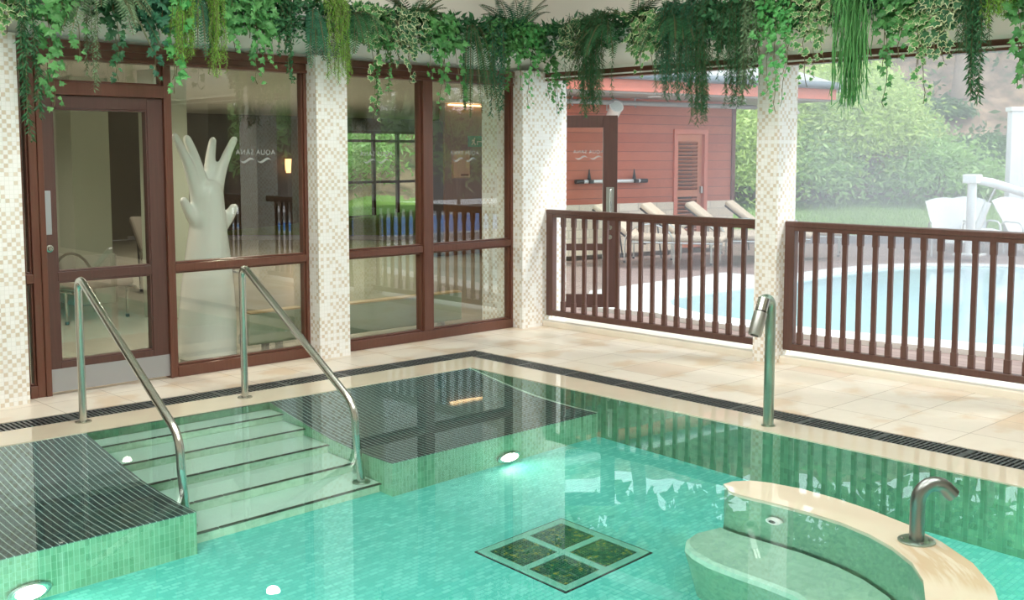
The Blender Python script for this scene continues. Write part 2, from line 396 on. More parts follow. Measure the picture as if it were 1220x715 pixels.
# window_1: sidelight left of the door
def window(name, x0, x1, midz0, midz1, splits=(), z1=2.32, letter=None):
    root = struct(empty(name, (0, 0, 0)))
    f = MB(); xs = [x0] + [s for s in splits] + [x1]
    f2 = []
    pw = .055
    frame_member(f, x0, x0 + pw, 0, z1); frame_member(f, x1 - pw, x1, 0, z1)
    frame_member(f, x0 + pw, x1 - pw, 0, .085, .055)
    edges = [x0 + pw]
    for s in splits: frame_member(f, s - .055, s + .055, .085, z1, .062); edges += [s - .055, s + .055]
    edges.append(x1 - pw)
    for a, b in zip(edges[::2], edges[1::2]):
        frame_member(f, a, b, midz0, midz1); bead(f, a, b, .085, midz0); bead(f, a, b, midz1, z1)
        pane(a + .004, b - .004, .089, midz0, root); pane(a + .004, b - .004, midz1, z1 - .01, root)
    fr = f.build('window_frame', m_frame, root, bevel=.005)
    return root
w1 = window('window_1', 2.70, 2.86, .785, .85)
w2 = window('window_2', 3.78, 5.03, .79, .85)
w3 = window('window_3', 5.26, 7.33, .79, .85, (6.25,))
lettering(w2, 4.55, 1.655); lettering(w3, 5.72, 1.645); lettering(w3, 6.72, 1.655)
# more glazing to the left, outside the photograph
# door
dr = struct(empty('door_1', (0, 0, 0)))
f = MB(); frame_member(f, 2.86, 2.90, 0, 2.32, .06); frame_member(f, 3.775, 3.80, 0, 2.32, .06); frame_member(f, 2.90, 3.775, 2.06, 2.15, .06)
bead(f, 2.90, 3.775, 2.15, 2.32); f.build('door_frame', m_frame, dr, bevel=.005)
pane(2.905, 3.77, 2.155, 2.31, dr)
lf = MB(); y0 = YG - .035; y1 = YG + .02
lf.box(2.90, 2.975, y0, y1, .02, 2.06); lf.box(3.655, 3.775, y0, y1, .02, 2.06); lf.box(2.975, 3.655, y0, y1, 1.97, 2.06); lf.box(2.975, 3.655, y0, y1, .02, .225); lf.box(2.975, 3.655, y0, y1, .785, .85)
bead(lf, 2.975, 3.655, .225, .785, .012); bead(lf, 2.975, 3.655, .85, 1.97, .012)
leaf = lf.build('door_leaf', m_door_dark, dr, bevel=.004)
tag(leaf, 'dark brown glazed door leaf')
pane(2.98, 3.65, .23, .785, leaf); pane(2.98, 3.65, .85, 1.965, leaf)
kp = MB().box(2.885, 3.775, y0 - .004, y0, .02, .18)
for q in (2.91, 3.2, 3.5, 3.75): kp.lathe([(.005, 0), (.005, .002)], (q, y0 - .004, .16), 8, T=Matrix.Rotation(PI / 2, 3, 'X'))
kp.build('kick_plate', m_plate, leaf)
pp = MB().box(2.893, 2.945, y0 - .004, y0, 1.11, 1.41); pp.build('push_plate', m_plate, leaf, bevel=.002)
MB().lathe([(.026, 0), (.026, .006), (.016, .008), (.012, .014), (.004, .014)], (2.925, y0, 1.015), 20, T=Matrix.Rotation(PI / 2, 3, 'X')).build('lock', m_steel, leaf, True)

# ================================================================== INSIDE THE POOL
# benches (reclined bubble loungers) with slatted tops
PR = [(6.36, -.016), (6.25, -.09), (6.10, -.19), (5.95, -.28), (5.80, -.36), (5.62, -.43), (5.40, -.475), (5.20, -.49), (5.0, -.48)]
def slat_mat():
    m, nt, p = newmat('dark_slatted_grating'); k = NT(nt); x, y, z, vec = k.xyz()
    u = k.math('DIVIDE', x, .034); g = k.math('LESS_THAN', k.math('FRACT', u), .17)
    v = k.math('DIVIDE', y, .028); g2 = k.math('LESS_THAN', k.math('FRACT', v), .16)
    wn_ = k.n('ShaderNodeTexWhiteNoise'); wn_.noise_dimensions = '2D'; k.l(k.comb(k.math('FLOOR', u), k.math('FLOOR', v)), wn_.inputs['Vector'])
    c = k.mix(wn_.outputs[0], (.012, .045, .045), (.03, .085, .08)); c = k.mix(g2, c, (.01, .03, .03))
    k.l(k.mix(g, c, (.34, .46, .42)), p.inputs['Base Color']); p.inputs['Roughness'].default_value = .35; return m
m_slat = slat_mat()
def bench(x0, x1, label):
    root = empty('bubble_lounger', ((x0 + x1) / 2, 5.0, ZF), 0, label, 'pool bench', 'sunken loungers either side of the steps')
    off = Vector(root.location)
    n = len(PR); b = MB()
    vs = [(x, y, z - .012) for x in (x0, x1) for (y, z) in PR] + [(x, y, ZF) for x in (x0, x1) for (y, z) in PR]
    fs = [(2 * n + i + 1, 2 * n + i, i, i + 1) for i in range(n - 1)] + [(3 * n + i, 3 * n + i + 1, n + i + 1, n + i) for i in range(n - 1)]
    fs += [(i + 1, i, n + i, n + i + 1) for i in range(n - 1)] + [(n - 1, 3 * n - 1, 4 * n - 1, 2 * n - 1)]
    b.add(vs, fs); b.build('tiled_base', m_bench, root, xf=lambda q: SH(q) - off)
    t = MB(); vs = [(x, y, z - dz) for dz in (0, .012) for x in (x0, x1) for (y, z) in PR]
    fs = [(i, i + 1, n + i + 1, n + i) for i in range(n - 1)] + [(2 * n + i + 1, 2 * n + i, i, i + 1) for i in range(n - 1)] + [(3 * n + i, 3 * n + i + 1, n + i + 1, n + i) for i in range(n - 1)] + [(n - 1, 3 * n - 1 - n, 3 * n - 1, 2 * n - 1)]
    fs[-1] = (n - 1, 2 * n - 1, 4 * n - 1, 3 * n - 1)
    t.add(vs, fs); t.build('slatted_top', m_slat, root, xf=lambda q: SH(q) - off)
    return root
m_bench = tiled('bench_green_strip_tiles', .026, .095, ((0, (.08, .27, .14)), (.5, (.11, .32, .18)), (1, (.15, .37, .22))), (.26, .50, .35), .13, False, .3, groutmix=.8)
bench(XL + .02, 2.63, 'dark slatted underwater lounger with green tiled front, left of the steps')
rb = bench(3.86, XP - .006, 'dark slatted underwater lounger with green tiled front, right of the steps')
# steps
es = MB(); n = len(PR); a_, b_ = XP - .02, XP - .005
vs = [(x, y, z + dz) for dz in (.012, -.01) for x in (a_, b_) for (y, z) in PR]
es.add(vs, [(i, i + 1, n + i + 1, n + i) for i in range(n - 1)] + [(2 * n + i + 1, 2 * n + i, i, i + 1) for i in range(n - 1)])
q0 = Vector(rb.location); es.build('edge_strip', mat('pale_edge_strip', (.55, .72, .60), .4), rb, xf=lambda q: SH(q) - q0)
root = empty('pool_steps', (3.24, 5.1, ZF), 0, 'pale green submerged pool steps with dark nosings between the two handrails', 'steps'); off = Vector(root.location)
NOS = [(6.17, -.21), (5.91, -.39), (5.64, -.56), (5.37, -.735), (5.10, -.905)]
x0, x1 = 2.635, 3.855
prev = YP
b = MB()
for (y, z) in NOS: b.box(x0, x1, y + .02, YP - .005, ZF if z == NOS[-1][1] else NOS[NOS.index((y, z)) + 1][1], z - .012)
b.build('riser', m_green_pale, root, xf=lambda q: SH(q) - off)
for i, (y, z) in enumerate(NOS):
    yb = NOS[i - 1][0] + .018 if i else YP - .006
    MB().box(x0, x1, y + .016, yb, z - .012, z).build('tread', m_tread, root, xf=lambda q: SH(q) - off)
    nb = MB(); k = 7
    for j in range(k):
        a = x0 + (x1 - x0) * j / k + .004; c_ = x0 + (x1 - x0) * (j + 1) / k - .004; nb.box(a, c_, y - .006, y + .016, z - .014, z + .002)
    nb.build('nosing', m_nosing, root, xf=lambda q: SH(q) - off)
nb = MB().box(x0, x1, YP - .012, YP + .012, -.02, -.010); nb.build('nosing', m_nosing, root, xf=lambda q: SH(q) - off)

# curved seat with backrest wall and spout
top_out = [(4.30, 3.11), (4.40, 3.185), (4.52, 3.20), (4.64, 3.14), (4.71, 3.02), (4.735, 2.85), (4.72, 2.66), (4.68, 2.46), (4.61, 2.24), (4.50, 2.03), (4.35, 1.83), (4.15, 1.66), (3.90, 1.52), (3.6, 1.42), (3.3, 1.36), (3.0, 1.34)]
top_in = [(4.44, 3.05), (4.445, 3.03), (4.45, 3.0), (4.455, 2.96), (4.46, 2.90), (4.462, 2.80), (4.462, 2.64), (4.44, 2.46), (4.39, 2.30), (4.31, 2.15), (4.20, 2.01), (4.05, 1.89), (3.86, 1.79), (3.6, 1.71), (3.3, 1.65), (3.0, 1.63)]
top_out[0:2] = [(4.49, 3.12), (4.53, 3.17)]; top_out[2] = (4.60, 3.165); top_out[3] = (4.67, 3.11)
top_in[0:3] = [(4.475, 3.10), (4.462, 3.07), (4.455, 3.03)]
root = empty('curved_pool_seat', (4.4, 2.4, ZF), 0, 'curved mosaic pool seat with cream topped backrest wall, lower right corner', 'pool seat'); off = Vector(root.location)
def ring(o_, i_, z0, z1, mi=0, mt=1, in_base=None):
    m_ = MB(); n = len(o_); ib = in_base or i_
    vs = [(*p, z0) for p in o_] + [(*p, z1) for p in o_] + [(*p, z0) for p in ib] + [(*p, z1) for p in i_]
    m_.add(vs, [(i + 1, i, n + i, n + i + 1) for i in range(n - 1)] + [(2 * n + i, 2 * n + i + 1, 3 * n + i + 1, 3 * n + i) for i in range(n - 1)], mi)
    m_.add(vs, [(n + i + 1, n + i, 3 * n + i, 3 * n + i + 1) for i in range(n - 1)], mt)
    m_.add(vs, [(0, 2 * n, 3 * n, n), (n - 1, 2 * n - 1, 4 * n - 1, 3 * n - 1)], mi); return m_
ZS = -.47
seat_in = [(x - .10, y - .02) for x, y in top_in]
seat_in[0:3] = [(4.375, 3.08), (4.365, 3.06), (4.358, 3.02)]
ring(top_out, top_in, ZF, -.035, in_base=[(x - .14, y - .02) for x, y in top_in]).build('backrest', [m_seat_wall, m_seat_wall], root, True, xf=lambda q: q - off)
co = [(x + .01 * (1 if i > 2 else 0), y + .006) for i, (x, y) in enumerate(top_out)]
ring(co, [(x - .012, y) for x, y in top_in], -.036, .001, 0, 0).build('coping', m_coping_seat, root, True, xf=lambda q: q - off)
so = [(4.30, 3.10), (4.22, 3.12), (4.13, 3.105), (4.05, 3.05), (4.00, 2.97), (3.965, 2.86), (3.955, 2.70), (3.955, 2.55), (3.945, 2.42), (3.91, 2.32), (3.84, 2.24), (3.72, 2.17), (3.56, 2.11), (3.4, 2.08), (3.2, 2.05), (3.0, 2.04)]
m_ = MB(); n = len(so)
mid = [((a[0] - .00), a[1]) for a in so]
inn = [(x + .008, y) for x, y in seat_in]
def lerp2(a, b, t): return (a[0] + (b[0] - a[0]) * t, a[1] + (b[1] - a[1]) * t)
e1 = [lerp2(a, b, .10) for a, b in zip(so, inn)]; e2 = [lerp2(a, b, .03) for a, b in zip(so, inn)]
bs = [lerp2(a, b, .22) for a, b in zip(so, inn)]
rows = [[(*p, ZS) for p in inn], [(*p, ZS) for p in e1], [(*p, ZS - .012) for p in e2], [(*p, ZS - .05) for p in so], [(*p, ZS - .12) for p in e2], [(*p, ZF) for p in bs]]
vs = [q for r_ in rows for q in r_]
for k in range(5): m_.add(vs, [(k * n + i + 1, k * n + i, (k + 1) * n + i, (k + 1) * n + i + 1) for i in range(n - 1)], 0 if k < 3 else 1)
m_.build('seat', [m_seat, m_seat_wall], root, True, xf=lambda q: q - off)
# jet in the backrest
T_ = Matrix.Rotation(-PI / 2, 3, 'Y')
j = MB(); j.lathe([(.012, -.01), (.016, .0), (.020, .006), (.036, .008), (.038, .0)], (4.395, 2.82, -.21), 20, T=T_)
MB().lathe([(.018, .0), (.020, .010), (.035, .012), (.04, .004), (.04, -.02)], (4.40, 2.80, -.20), 24, T=T_).build('jet_nozzle', m_white, root, True, xf=lambda q: q - off)
MB().lathe([(.001, .0), (.017, .0), (.017, .0125), (.001, .0125)], (4.399, 2.80, -.20), 16, T=T_).build('jet_hole', m_black, root, xf=lambda q: q - off)
# short spout standing on the backrest
root = empty('pool_spout', (4.44, 2.115, .001), 0, 'short curved grey steel spout standing on the curved seat wall', 'spout')
base = Vector(root.location); d = RT
MB().lathe([(.078, 0), (.078, .006), (.07, .010), (.036, .010)], (0, 0, 0), 32).build('flange', m_steel_aged, root, True)
for a in (.6, 2.2, 3.9, 5.3): MB().lathe([(.009, .009), (.009, .015), (.004, .016)], (.058 * math.cos(a), .058 * math.sin(a), 0), 10).build('bolt', m_steel_dull, root)
pts = [(0, 0, .008), (0, 0, .14)] + [tuple(d * (.072 - .072 * math.cos(t)) + Vector((0, 0, .17 + .082 * math.sin(t)))) for t in [i * PI * .76 / 12 for i in range(13)]]
e = Vector(pts[-1]); dd = (e - Vector(pts[-2])).normalized(); pts.append(tuple(e + dd * .035))
MB().tube(pts, .032, 20).build('spout_pipe', mat('dark_satin_steel', (.26, .28, .27), .32, 1), root, True)
MB().lathe([(.026, 0), (.026, .002), (.001, .002)], pts[-1], 18, T=dd.to_track_quat('Z', 'Y').to_matrix()).build('outlet', m_black, root)
# tall spout on the coping
root = empty('tall_pool_spout', (5.735, 3.70, .0), 0, 'tall steel water spout with bent nozzle standing on the right coping', 'spout')
up = [(0, 0, 0), (0, 0, .69)] + [(-.055 + .055 * math.cos(t), 0, .735 + .05 * math.sin(t)) for t in [i * PI * .62 / 8 for i in range(1, 9)]]
MB().tube(up, .032, 20).build('spout_pipe', m_steel_aged, root, True)
a = Vector(up[-1]); tdir = Vector((-.62, 0, -.78)).normalized(); tdir = (Vector((-.165, 0, .585)) - a).normalized()
MB().tube([a - tdir * .01, a + tdir * .07], .037, 20).build('collar', m_steel, root, True)
MB().tube([a + tdir * .072, a + tdir * .078], .033, 20).build('seal_ring', m_black, root)
MB().tube([a + tdir * .078, a + tdir * .215, a + tdir * .225], [.041, .041, .038], 22).build('nozzle', m_steel_dull, root, True)
MB().tube([a + tdir * .225, a + tdir * .228], .024, 16).build('outlet', m_black, root)
MB().lathe([(.042, 0), (.042, .005), (.030, .006)], (0, 0, 0), 20).build('flange', m_steel_aged, root, True)

# handrails
def handrail(A, Bx, By, label):
    r_ = empty('pool_handrail', A, 0, label, 'handrail', 'steel handrails either side of the pool steps')
    ax, ay, az_ = A
    P = [(0, 0, 0), (0, -.0, .92), (Bx - ax, By - ay + .06, .17), (Bx - ax, By - ay, -.905 - az_)]
    pts = bent([P[0], P[1], P[2], P[3]], .10, 8)
    MB().tube(pts, .0235, 18).build('rail_tube', m_steel, r_, True)
    MB().lathe([(.05, 0), (.05, .006), (.026, .009)], (0, 0, 0), 24).build('foot_flange', m_steel, r_, True)
    MB().lathe([(.055, 0), (.055, .006), (.026, .009)], (P[3][0], P[3][1], P[3][2]), 24).build('foot_flange', m_steel_aged, r_, True)
handrail((2.745, 6.70, .0), 2.70, 5.29, 'curved steel handrail left of the steps, in front of the brown door')
handrail((3.83, 6.62, .0), 3.795, 5.24, 'curved steel handrail right of the steps, in front of the white tree')

# floor grate
root = empty('floor_grate', (4.02, 3.80, ZF), 0, 'square green four panel grate set in the turquoise pool floor', 'floor grate')
h_ = .315
f = MB()
for a, b in ((-h_, -h_ + .045), (-.022, .022), (h_ - .045, h_)): f.box(a, b, -h_, h_, 0, .014); f.box(-h_, h_, a, b, 0, .0145)
f.build('frame', mat('pale_green_grate_frame', (.16, .46, .36), .4), root, bevel=.003)
f = MB()
for s_ in (-1, 1): f.box(s_ * (h_ + .006) - .004, s_ * (h_ + .006) + .004, -h_ - .01, h_ + .01, 0, .006); f.box(-h_ - .01, h_ + .01, s_ * (h_ + .006) - .004, s_ * (h_ + .006) + .004, 0, .006)
f.build('seal', m_dark, root)
def grate_mat():
    m, nt, p = newmat('green_grate_bars'); k = NT(nt); x, y, z, vec = k.xyz()
    n1 = k.noise(vec, 40, 3); c = k.ramp(n1, ((.38, (.008, .09, .065)), (.55, (.025, .17, .09)), (.68, (.30, .30, .05)))); k.l(c, p.inputs['Base Color']); p.inputs['Roughness'].default_value = .4; return m
m_gr = grate_mat()
for sx_ in (-1, 1):
    for sy_ in (-1, 1):
        g = MB(); a0, a1 = sorted((sx_ * .022, sx_ * (h_ - .045))); b0, b1 = sorted((sy_ * .022, sy_ * (h_ - .045)))
        for i in range(16):
            x = a0 + (a1 - a0) * (i + .5) / 16; g.box(x - .0045, x + .0045, b0 + .008, b1 - .008, .002, .011)
        for i in range(8):
            y = b0 + (b1 - b0) * (i + .5) / 8; g.box(a0 + .006, a1 - .006, y - .002, y + .002, .002, .009)
        ym = (b0 + b1) / 2; g.box(a0, a1, ym - .006, ym + .006, .002, .013)
        g.build('grate_panel', m_gr, root)
        MB().box(a0, a1, b0, b1, .0005, .0015).build('painted_shade_sheet', m_dark, root)  # black sheet painted as the shade below the bars

# underwater lamps
m_lens = mat('lamp_lens', (1, .95, .8), .2, em=14, emc=(1, .93, .75))
def pool_lamp(p, T, label, e=30, lightoff=(0, -.12, 0), colr=(1, .96, .86)):
    r_ = empty('underwater_lamp', p, 0, label, 'pool lamp', 'round underwater lamps')
    MB().lathe([(.10, 0), (.10, .008), (.085, .016), (.072, .010)], (0, 0, 0), 28, T=T).build('bezel', m_steel, r_, True)
    MB().lathe([(.072, .008), (.05, .016), (.001, .02)], (0, 0, 0), 24, T=T).build('lens', m_lens, r_, True)
    n_ = (T @ Vector((0, 0, 1))).normalized(); q = Vector(p) + n_ * .024
    o = light('underwater_lamp_light', 'AREA', q, e, colr, .13); o.data.shape = 'DISK'; o.rotation_mode = 'QUATERNION'; o.rotation_quaternion = n_.to_track_quat('-Z', 'Y')
TY = Matrix.Rotation(PI / 2, 3, 'X')
pool_lamp((4.78, 5.0 + .028 * .87 * .78 - .012, -.93), TY, 'small glowing underwater lamp low on the green front of the right lounger', 2.5, (0, -.25, .06), (1, .93, .78))
pool_lamp((1.80, 5.0 + .028 * 3.8 * .78 - .012, -.93), TY, 'glowing underwater lamp on the left lounger front, bottom left corner', 2.0, (0, -.2, .06), (1, .9, .65))
TN = Matrix.Rotation(-PI / 2, 3, 'X'); TX = Matrix.Rotation(PI / 2, 3, 'Y')  # added unseen lamps on the near and left walls brighten the pool
for x in (1.8, 3.6, 5.0): pool_lamp((x, YN, -.5), TN, 'added underwater lamp lighting the pool from the near wall', 64, (0, .25, 0), (.93, 1, 1))
for y in (2.0, 3.6): pool_lamp((XL, y, -.5), TX, 'added underwater lamp lighting the pool from the left wall', 54, (.25, 0, 0), (.93, 1, 1))

# ================================================================== BALUSTRADES in the right openings
def balustrade(y0, y1, ys, label, post_at):
    """runs along y in the plane x = XR, from y0 (far) to y1 (near)"""
    r_ = empty('balustrade', (XR, (y0 + y1) / 2, .055), 0, label, 'balustrade', 'brown balustrades in the open sides'); o_ = Vector(r_.location)
    a, b = min(y0, y1), max(y0, y1)
    X = lambda q: q - o_
    MB().box(XR - .035, XR + .035, a, b, 1.085, 1.13).build('top_rail', m_rail, r_, bevel=.008, xf=X)
    MB().box(XR - .026, XR + .026, a, b, 1.055, 1.085).build('top_rail_fillet', m_rail, r_, xf=X)
    MB().box(XR - .028, XR + .028, a, b, .10, .155).build('bottom_rail', m_rail, r_, bevel=.006, xf=X)
    MB().box(XR - .03, XR + .03, post_at - .085, post_at, .10, 1.09).build('post', m_rail, r_, bevel=.004, xf=X)
    for y in ys:
        m_ = MB(); m_.box(XR - .013, XR + .013, y - .019, y + .019, .24, .97); m_.box(XR - .017, XR + .017, y - .023, y + .023, .155, .25); m_.box(XR - .017, XR + .017, y - .023, y + .023, .965, 1.06)
        m_.build('baluster', m_rail, r_, bevel=.003, xf=X)
balustrade(7.45, 5.0, [7.25 - i * .1365 for i in range(17)], 'dark brown balustrade in the left opening, between the corner column and the slim column', 7.45)
balustrade(4.80, 2.72, [4.664 - i * .125 for i in range(15)], 'dark brown balustrade in the right opening, beside the slim column', 4.80)
balustrade(2.30, 1.3, [2.14 - i * .125 for i in range(6)], 'dark brown balustrade beyond the right edge, seen only reflected in the single window', 2.30)

# ================================================================== ROOM BEHIND THE GLASS
IC = 2.5; YB = 20.8
m_ifloor = tiled('pale_lounge_tiles', .6, .6, ((0, (.46, .44, .36)), (1, (.52, .50, .42))), (.36, .34, .28), .012, True, .22, var=.3)
mb = MB(); mb.prism([(-4, YG + .25), (7.9, YG + .25), (8.15, 8.1), (12.9, 13.0), (17.4, 17), (17.4, YB), (-4, YB)], -.12, -.004); struct(mb.build('floor_lounge', m_ifloor))
mb = MB(); mb.prism([(-4, 7.9), (7.95, 7.9), (12.95, 13.0), (17.4, 17), (17.4, YB), (-4, YB)], IC, IC + .15); struct(mb.build('ceiling_lounge', m_ceiling))
mb = MB(); mb.box(-4, 14.6, YB, YB + .2, 0, IC); mb.box(14.6, 18, YB, YB + .2, 2.2, IC); mb.box(17, 18, YB, YB + .2, 0, 2.2); mb.box(14.6, 17, YB, YB + .2, 0, .2)
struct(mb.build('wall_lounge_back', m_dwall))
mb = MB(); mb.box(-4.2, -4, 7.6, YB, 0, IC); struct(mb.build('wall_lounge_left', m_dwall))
mb = MB(); mb.prism([(8.02, 7.95), (8.12, 7.88), (12.7, 12.5), (12.55, 12.65)], 0, 2.55); struct(mb.build('wall_lounge_right', m_cream))
mb = MB(); mb.box(11.75, 12.85, 13.8, 13.95, 0, IC); struct(mb.build('wall_wood', m_wood_wall))
mb = MB(); mb.box(12.78, 13.2, 13.70, 13.82, 0, IC); struct(mb.build('wall_pale', mat('warm_pale_wall', (.55, .42, .30), .6)))
mb = MB(); mb.box(11.3, 11.75, 13.85, 14.0, 0, 2.2); struct(mb.build('recess_panel', mat('dark_recess_grey', (.10, .10, .115), .5)))  # grey panel stands in for the dark corridor recess
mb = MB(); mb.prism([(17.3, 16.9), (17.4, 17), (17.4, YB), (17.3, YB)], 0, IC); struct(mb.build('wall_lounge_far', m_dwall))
# garden window of the lounge
r_ = struct(empty('window_4')); f = MB()
for x in (14.6, 15.5, 16.2, 16.95): f.box(x, x + .07, YB - .03, YB + .05, .2, 2.2)
for z in (.2, 1.0, 1.95, 2.15): f.box(14.6, 17, YB - .03, YB + .05, z, z + .06)
f.build('window_frame', m_door_dark, r_); MB().box(14.6, 17, YB + .01, YB + .015, .2, 2.2).build('pane', m_glass_door, r_)

# square pillars
def pillar(pts, z1, label, skirt=None):
    m_ = MB(); m_.prism(pts, 0, z1); o = m_.build('square_pillar', m_pillar); tag(o, label, 'pillar')
    if skirt:
        cx = sum(p[0] for p in pts) / len(pts); cy_ = sum(p[1] for p in pts) / len(pts)
        MB().prism([(cx + (x - cx) * 1.06, cy_ + (y - cy_) * 1.06) for x, y in pts], 0, skirt).build('skirting', mat('pale_skirting_tile', (.62, .64, .56), .4), o)
pillar([(4.90, 12.0), (5.32, 12.0), (5.32, 12.66), (4.90, 12.66)], IC, 'square pale pillar with tall skirting seen through the door glass', .55)
pillar([(5.08, 10.4), (5.43, 10.4), (5.43, 10.75), (5.08, 10.75)], IC, 'square pale pillar just right of the door post, behind the white tree')

# white tree sculpture
def tree_sculpture():
    r_ = empty('tree_coat_stand', (4.37, 8.15, 0), 0, 'tall white tree shaped coat stand with stubby branches behind the single window', 'coat stand')
    m_ = MB(); H = [(0, .232), (.15, .236), (.35, .230), (.6, .208), (.85, .178), (1.05, .152), (1.2, .135), (1.32, .125), (1.40, .11), (1.45, .07)]
    m_.tube([(.01 + .05 * (z / 1.5), 0, z) for z, _ in H], [q for _, q in H], 32)
    def br(p0, p1, p2, r0, r1):
        pp = arc(p0, p1, p2, 10); rr = [r0 + (r1 - r0) * (i / 10) ** .6 for i in range(11)]
        d_ = (pp[-1] - pp[-2]).normalized()
        for k in range(1, 5):
            t = k / 4 * PI / 2; pp.append(pp[10] + d_ * r1 * math.sin(t)); rr.append(max(.003, r1 * math.cos(t)))
        m_.tube(pp, rr, 18)
    br((-.02, 0, 1.22), (-.07, -.02, 1.50), (-.25, -.06, 1.80), .085, .031)
    br((.0, 0, 1.25), (-.0, .02, 1.55), (-.12, .0, 1.78), .09, .036)
    br((.09, .02, 1.25), (.08, .05, 1.55), (.14, .06, 1.77), .085, .033)
    br((.10, 0, 1.22), (.13, 0, 1.50), (.29, -.02, 1.78), .085, .032)
    br((-.02, 0, 1.08), (-.12, -.02, 1.16), (-.175, -.03, 1.29), .075, .036)
    br((.10, 0, 1.03), (.20, -.02, 1.10), (.265, -.03, 1.22), .08, .040)
    o = m_.build('trunk_and_branches', m_white, r_, True)
    e = o.modifiers.new('one_surface', 'REMESH'); e.mode = 'VOXEL'; e.voxel_size = .012; e.use_smooth_shade = True
    e = o.modifiers.new('soften', 'SMOOTH'); e.iterations = 14; e.factor = .6
tree_sculpture()

# low radiators behind the glass
def radiator(x0, x1, y, label):
    r_ = empty('low_radiator', (x0, y, 0), 0, label, 'radiator', 'low radiators behind the glass'); L = x1 - x0
    MB().box(0, L, -.05, .05, .10, .36).build('panel', m_radiator, r_, bevel=.01)
    MB().box(.01, L - .01, -.055, .055, .36, .372).build('top_grille', mat('warm_light_tint', (.50, .36, .18), .4), r_)  # orange colour carries a warm lit edge along the top
    for q in (.18, L - .22):
        m_ = MB(); m_.box(q - .02, q + .02, -.03, .03, 0, .10); m_.box(q - .05, q + .05, -.04, .04, 0, .008); m_.build('foot', m_steel_dull, r_)
    v_ = MB(); v_.tube([(-.04, 0, 0), (-.04, 0, .13), (0, 0, .13)], .012, 10); v_.lathe([(.022, .0), (.024, .03), (.018, .07)], (-.04, 0, .12), 14); v_.build('valve', m_steel, r_, True)
radiator(4.62, 5.15, 7.95, 'short olive grey low radiator beside the white tree, behind the single window')
radiator(5.35, 6.85, 7.86, 'long olive grey low radiator behind the double window')
# exit sign and framed notice on the wood wall
r_ = tag(MB().box(12.25, 12.68, 13.77, 13.80, 1.79, 1.97).build('exit_sign', mat('green_sign', (.03, .30, .17), .5)), 'green exit sign with white running figure and arrow on the wood panelled wall', 'sign')
g = MB(); yq = 13.765
def quad(m_, pts): m_.add([(x, yq, z) for x, z in pts], [tuple(range(len(pts)))]); m_.add([(x, yq - .003, z) for x, z in pts], [tuple(range(len(pts)))])
g.lathe([(.014, 0), (.014, .004)], (12.365, yq, 1.925), 12, T=TY)
quad(g, [(12.345, 1.905), (12.375, 1.905), (12.36, 1.865), (12.33, 1.865)]); quad(g, [(12.33, 1.87), (12.35, 1.87), (12.395, 1.83), (12.38, 1.815)]); quad(g, [(12.33, 1.87), (12.345, 1.865), (12.315, 1.815), (12.295, 1.82)]); quad(g, [(12.315, 1.905), (12.345, 1.91), (12.345, 1.895), (12.30, 1.875)])
quad(g, [(12.42, 1.87), (12.54, 1.87), (12.54, 1.885), (12.42, 1.885)]); quad(g, [(12.42, 1.82), (12.435, 1.82), (12.435, 1.885), (12.42, 1.885)]); quad(g, [(12.53, 1.86), (12.575, 1.8775), (12.53, 1.895)]); quad(g, [(12.61, 1.81), (12.635, 1.81), (12.635, 1.945), (12.61, 1.945)])
g.build('running_figure', m_white, r_)
r_ = empty('framed_notice', (12.08, 13.78, 1.5), 0, 'cream framed notice hanging on the wood wall below the green exit sign', 'picture')
MB().box(-.19, .19, -.012, .02, -.23, .23).build('frame', mat('notice_frame', (.45, .26, .14), .5), r_, bevel=.004)
MB().box(-.175, .175, -.015, -.012, -.215, .215).build('paper', mat('notice_paper', (.78, .52, .34), .6), r_)
MB().box(-.02, .15, -.017, -.015, -.19, -.16).build('printed_mark', mat('notice_print', (.25, .10, .05), .6), r_)
# cove light above the wood wall, downlights
tag(MB().box(11.8, 12.75, 13.72, 13.78, IC - .045, IC - .02).build('cove_light', mat('cove_lamp', (1, .7, .4), em=3.5, emc=(1, .62, .32))), 'warm glowing strip light along the top of the wood wall', 'strip light')
tag(MB().box(7.9, 8.5, YB - .1, YB - .02, IC - .06, IC - .02).build('cove_light', mat('cove_lamp_back', (1, .7, .4), em=6, emc=(1, .62, .32))), 'warm strip light high on the back wall, seen through the top left of the door', 'strip light')
m_led = mat('downlight_lens', (1, .9, .7), em=25, emc=(1, .82, .55))
DL = [((8.05, 11.9), 'nearest of the three lounge downlights in the right pane'), ((9.1, 13.1), 'middle of the three lounge downlights in the right pane'), ((10.3, 14.6), 'farthest of the three lounge downlights in the right pane'),
      ((3.3, 9.0), 'added lounge ceiling downlight just inside the door, left of the white tree'), ((5.4, 8.9), 'added lounge ceiling downlight above the low radiators, right of the white tree'), ((2.6, 11.6), 'added lounge ceiling downlight left of the skirted pillar'),  # added downlights that brighten the tree and the pillar
      ((6.4, 14.2), 'lounge ceiling downlight above the back of the room, left'), ((8.4, 16.2), 'lounge ceiling downlight far back, towards the garden window')]
for (p, lb) in DL:
    r_ = empty('ceiling_downlight', (*p, IC), 0, 'round warm ' + lb, 'downlight', 'lounge ceiling downlights')
    MB().lathe([(.075, 0), (.075, -.008), (.055, -.01), (.05, 0)], (0, 0, 0), 20).build('bezel', m_white, r_)
    MB().lathe([(.05, -.006), (.001, -.008)], (0, 0, 0), 16).build('lens', m_led, r_)
    light('downlight_beam', 'SPOT', (*p, IC - .02), 130, (1, .88, .72), .06, spot=2.7)
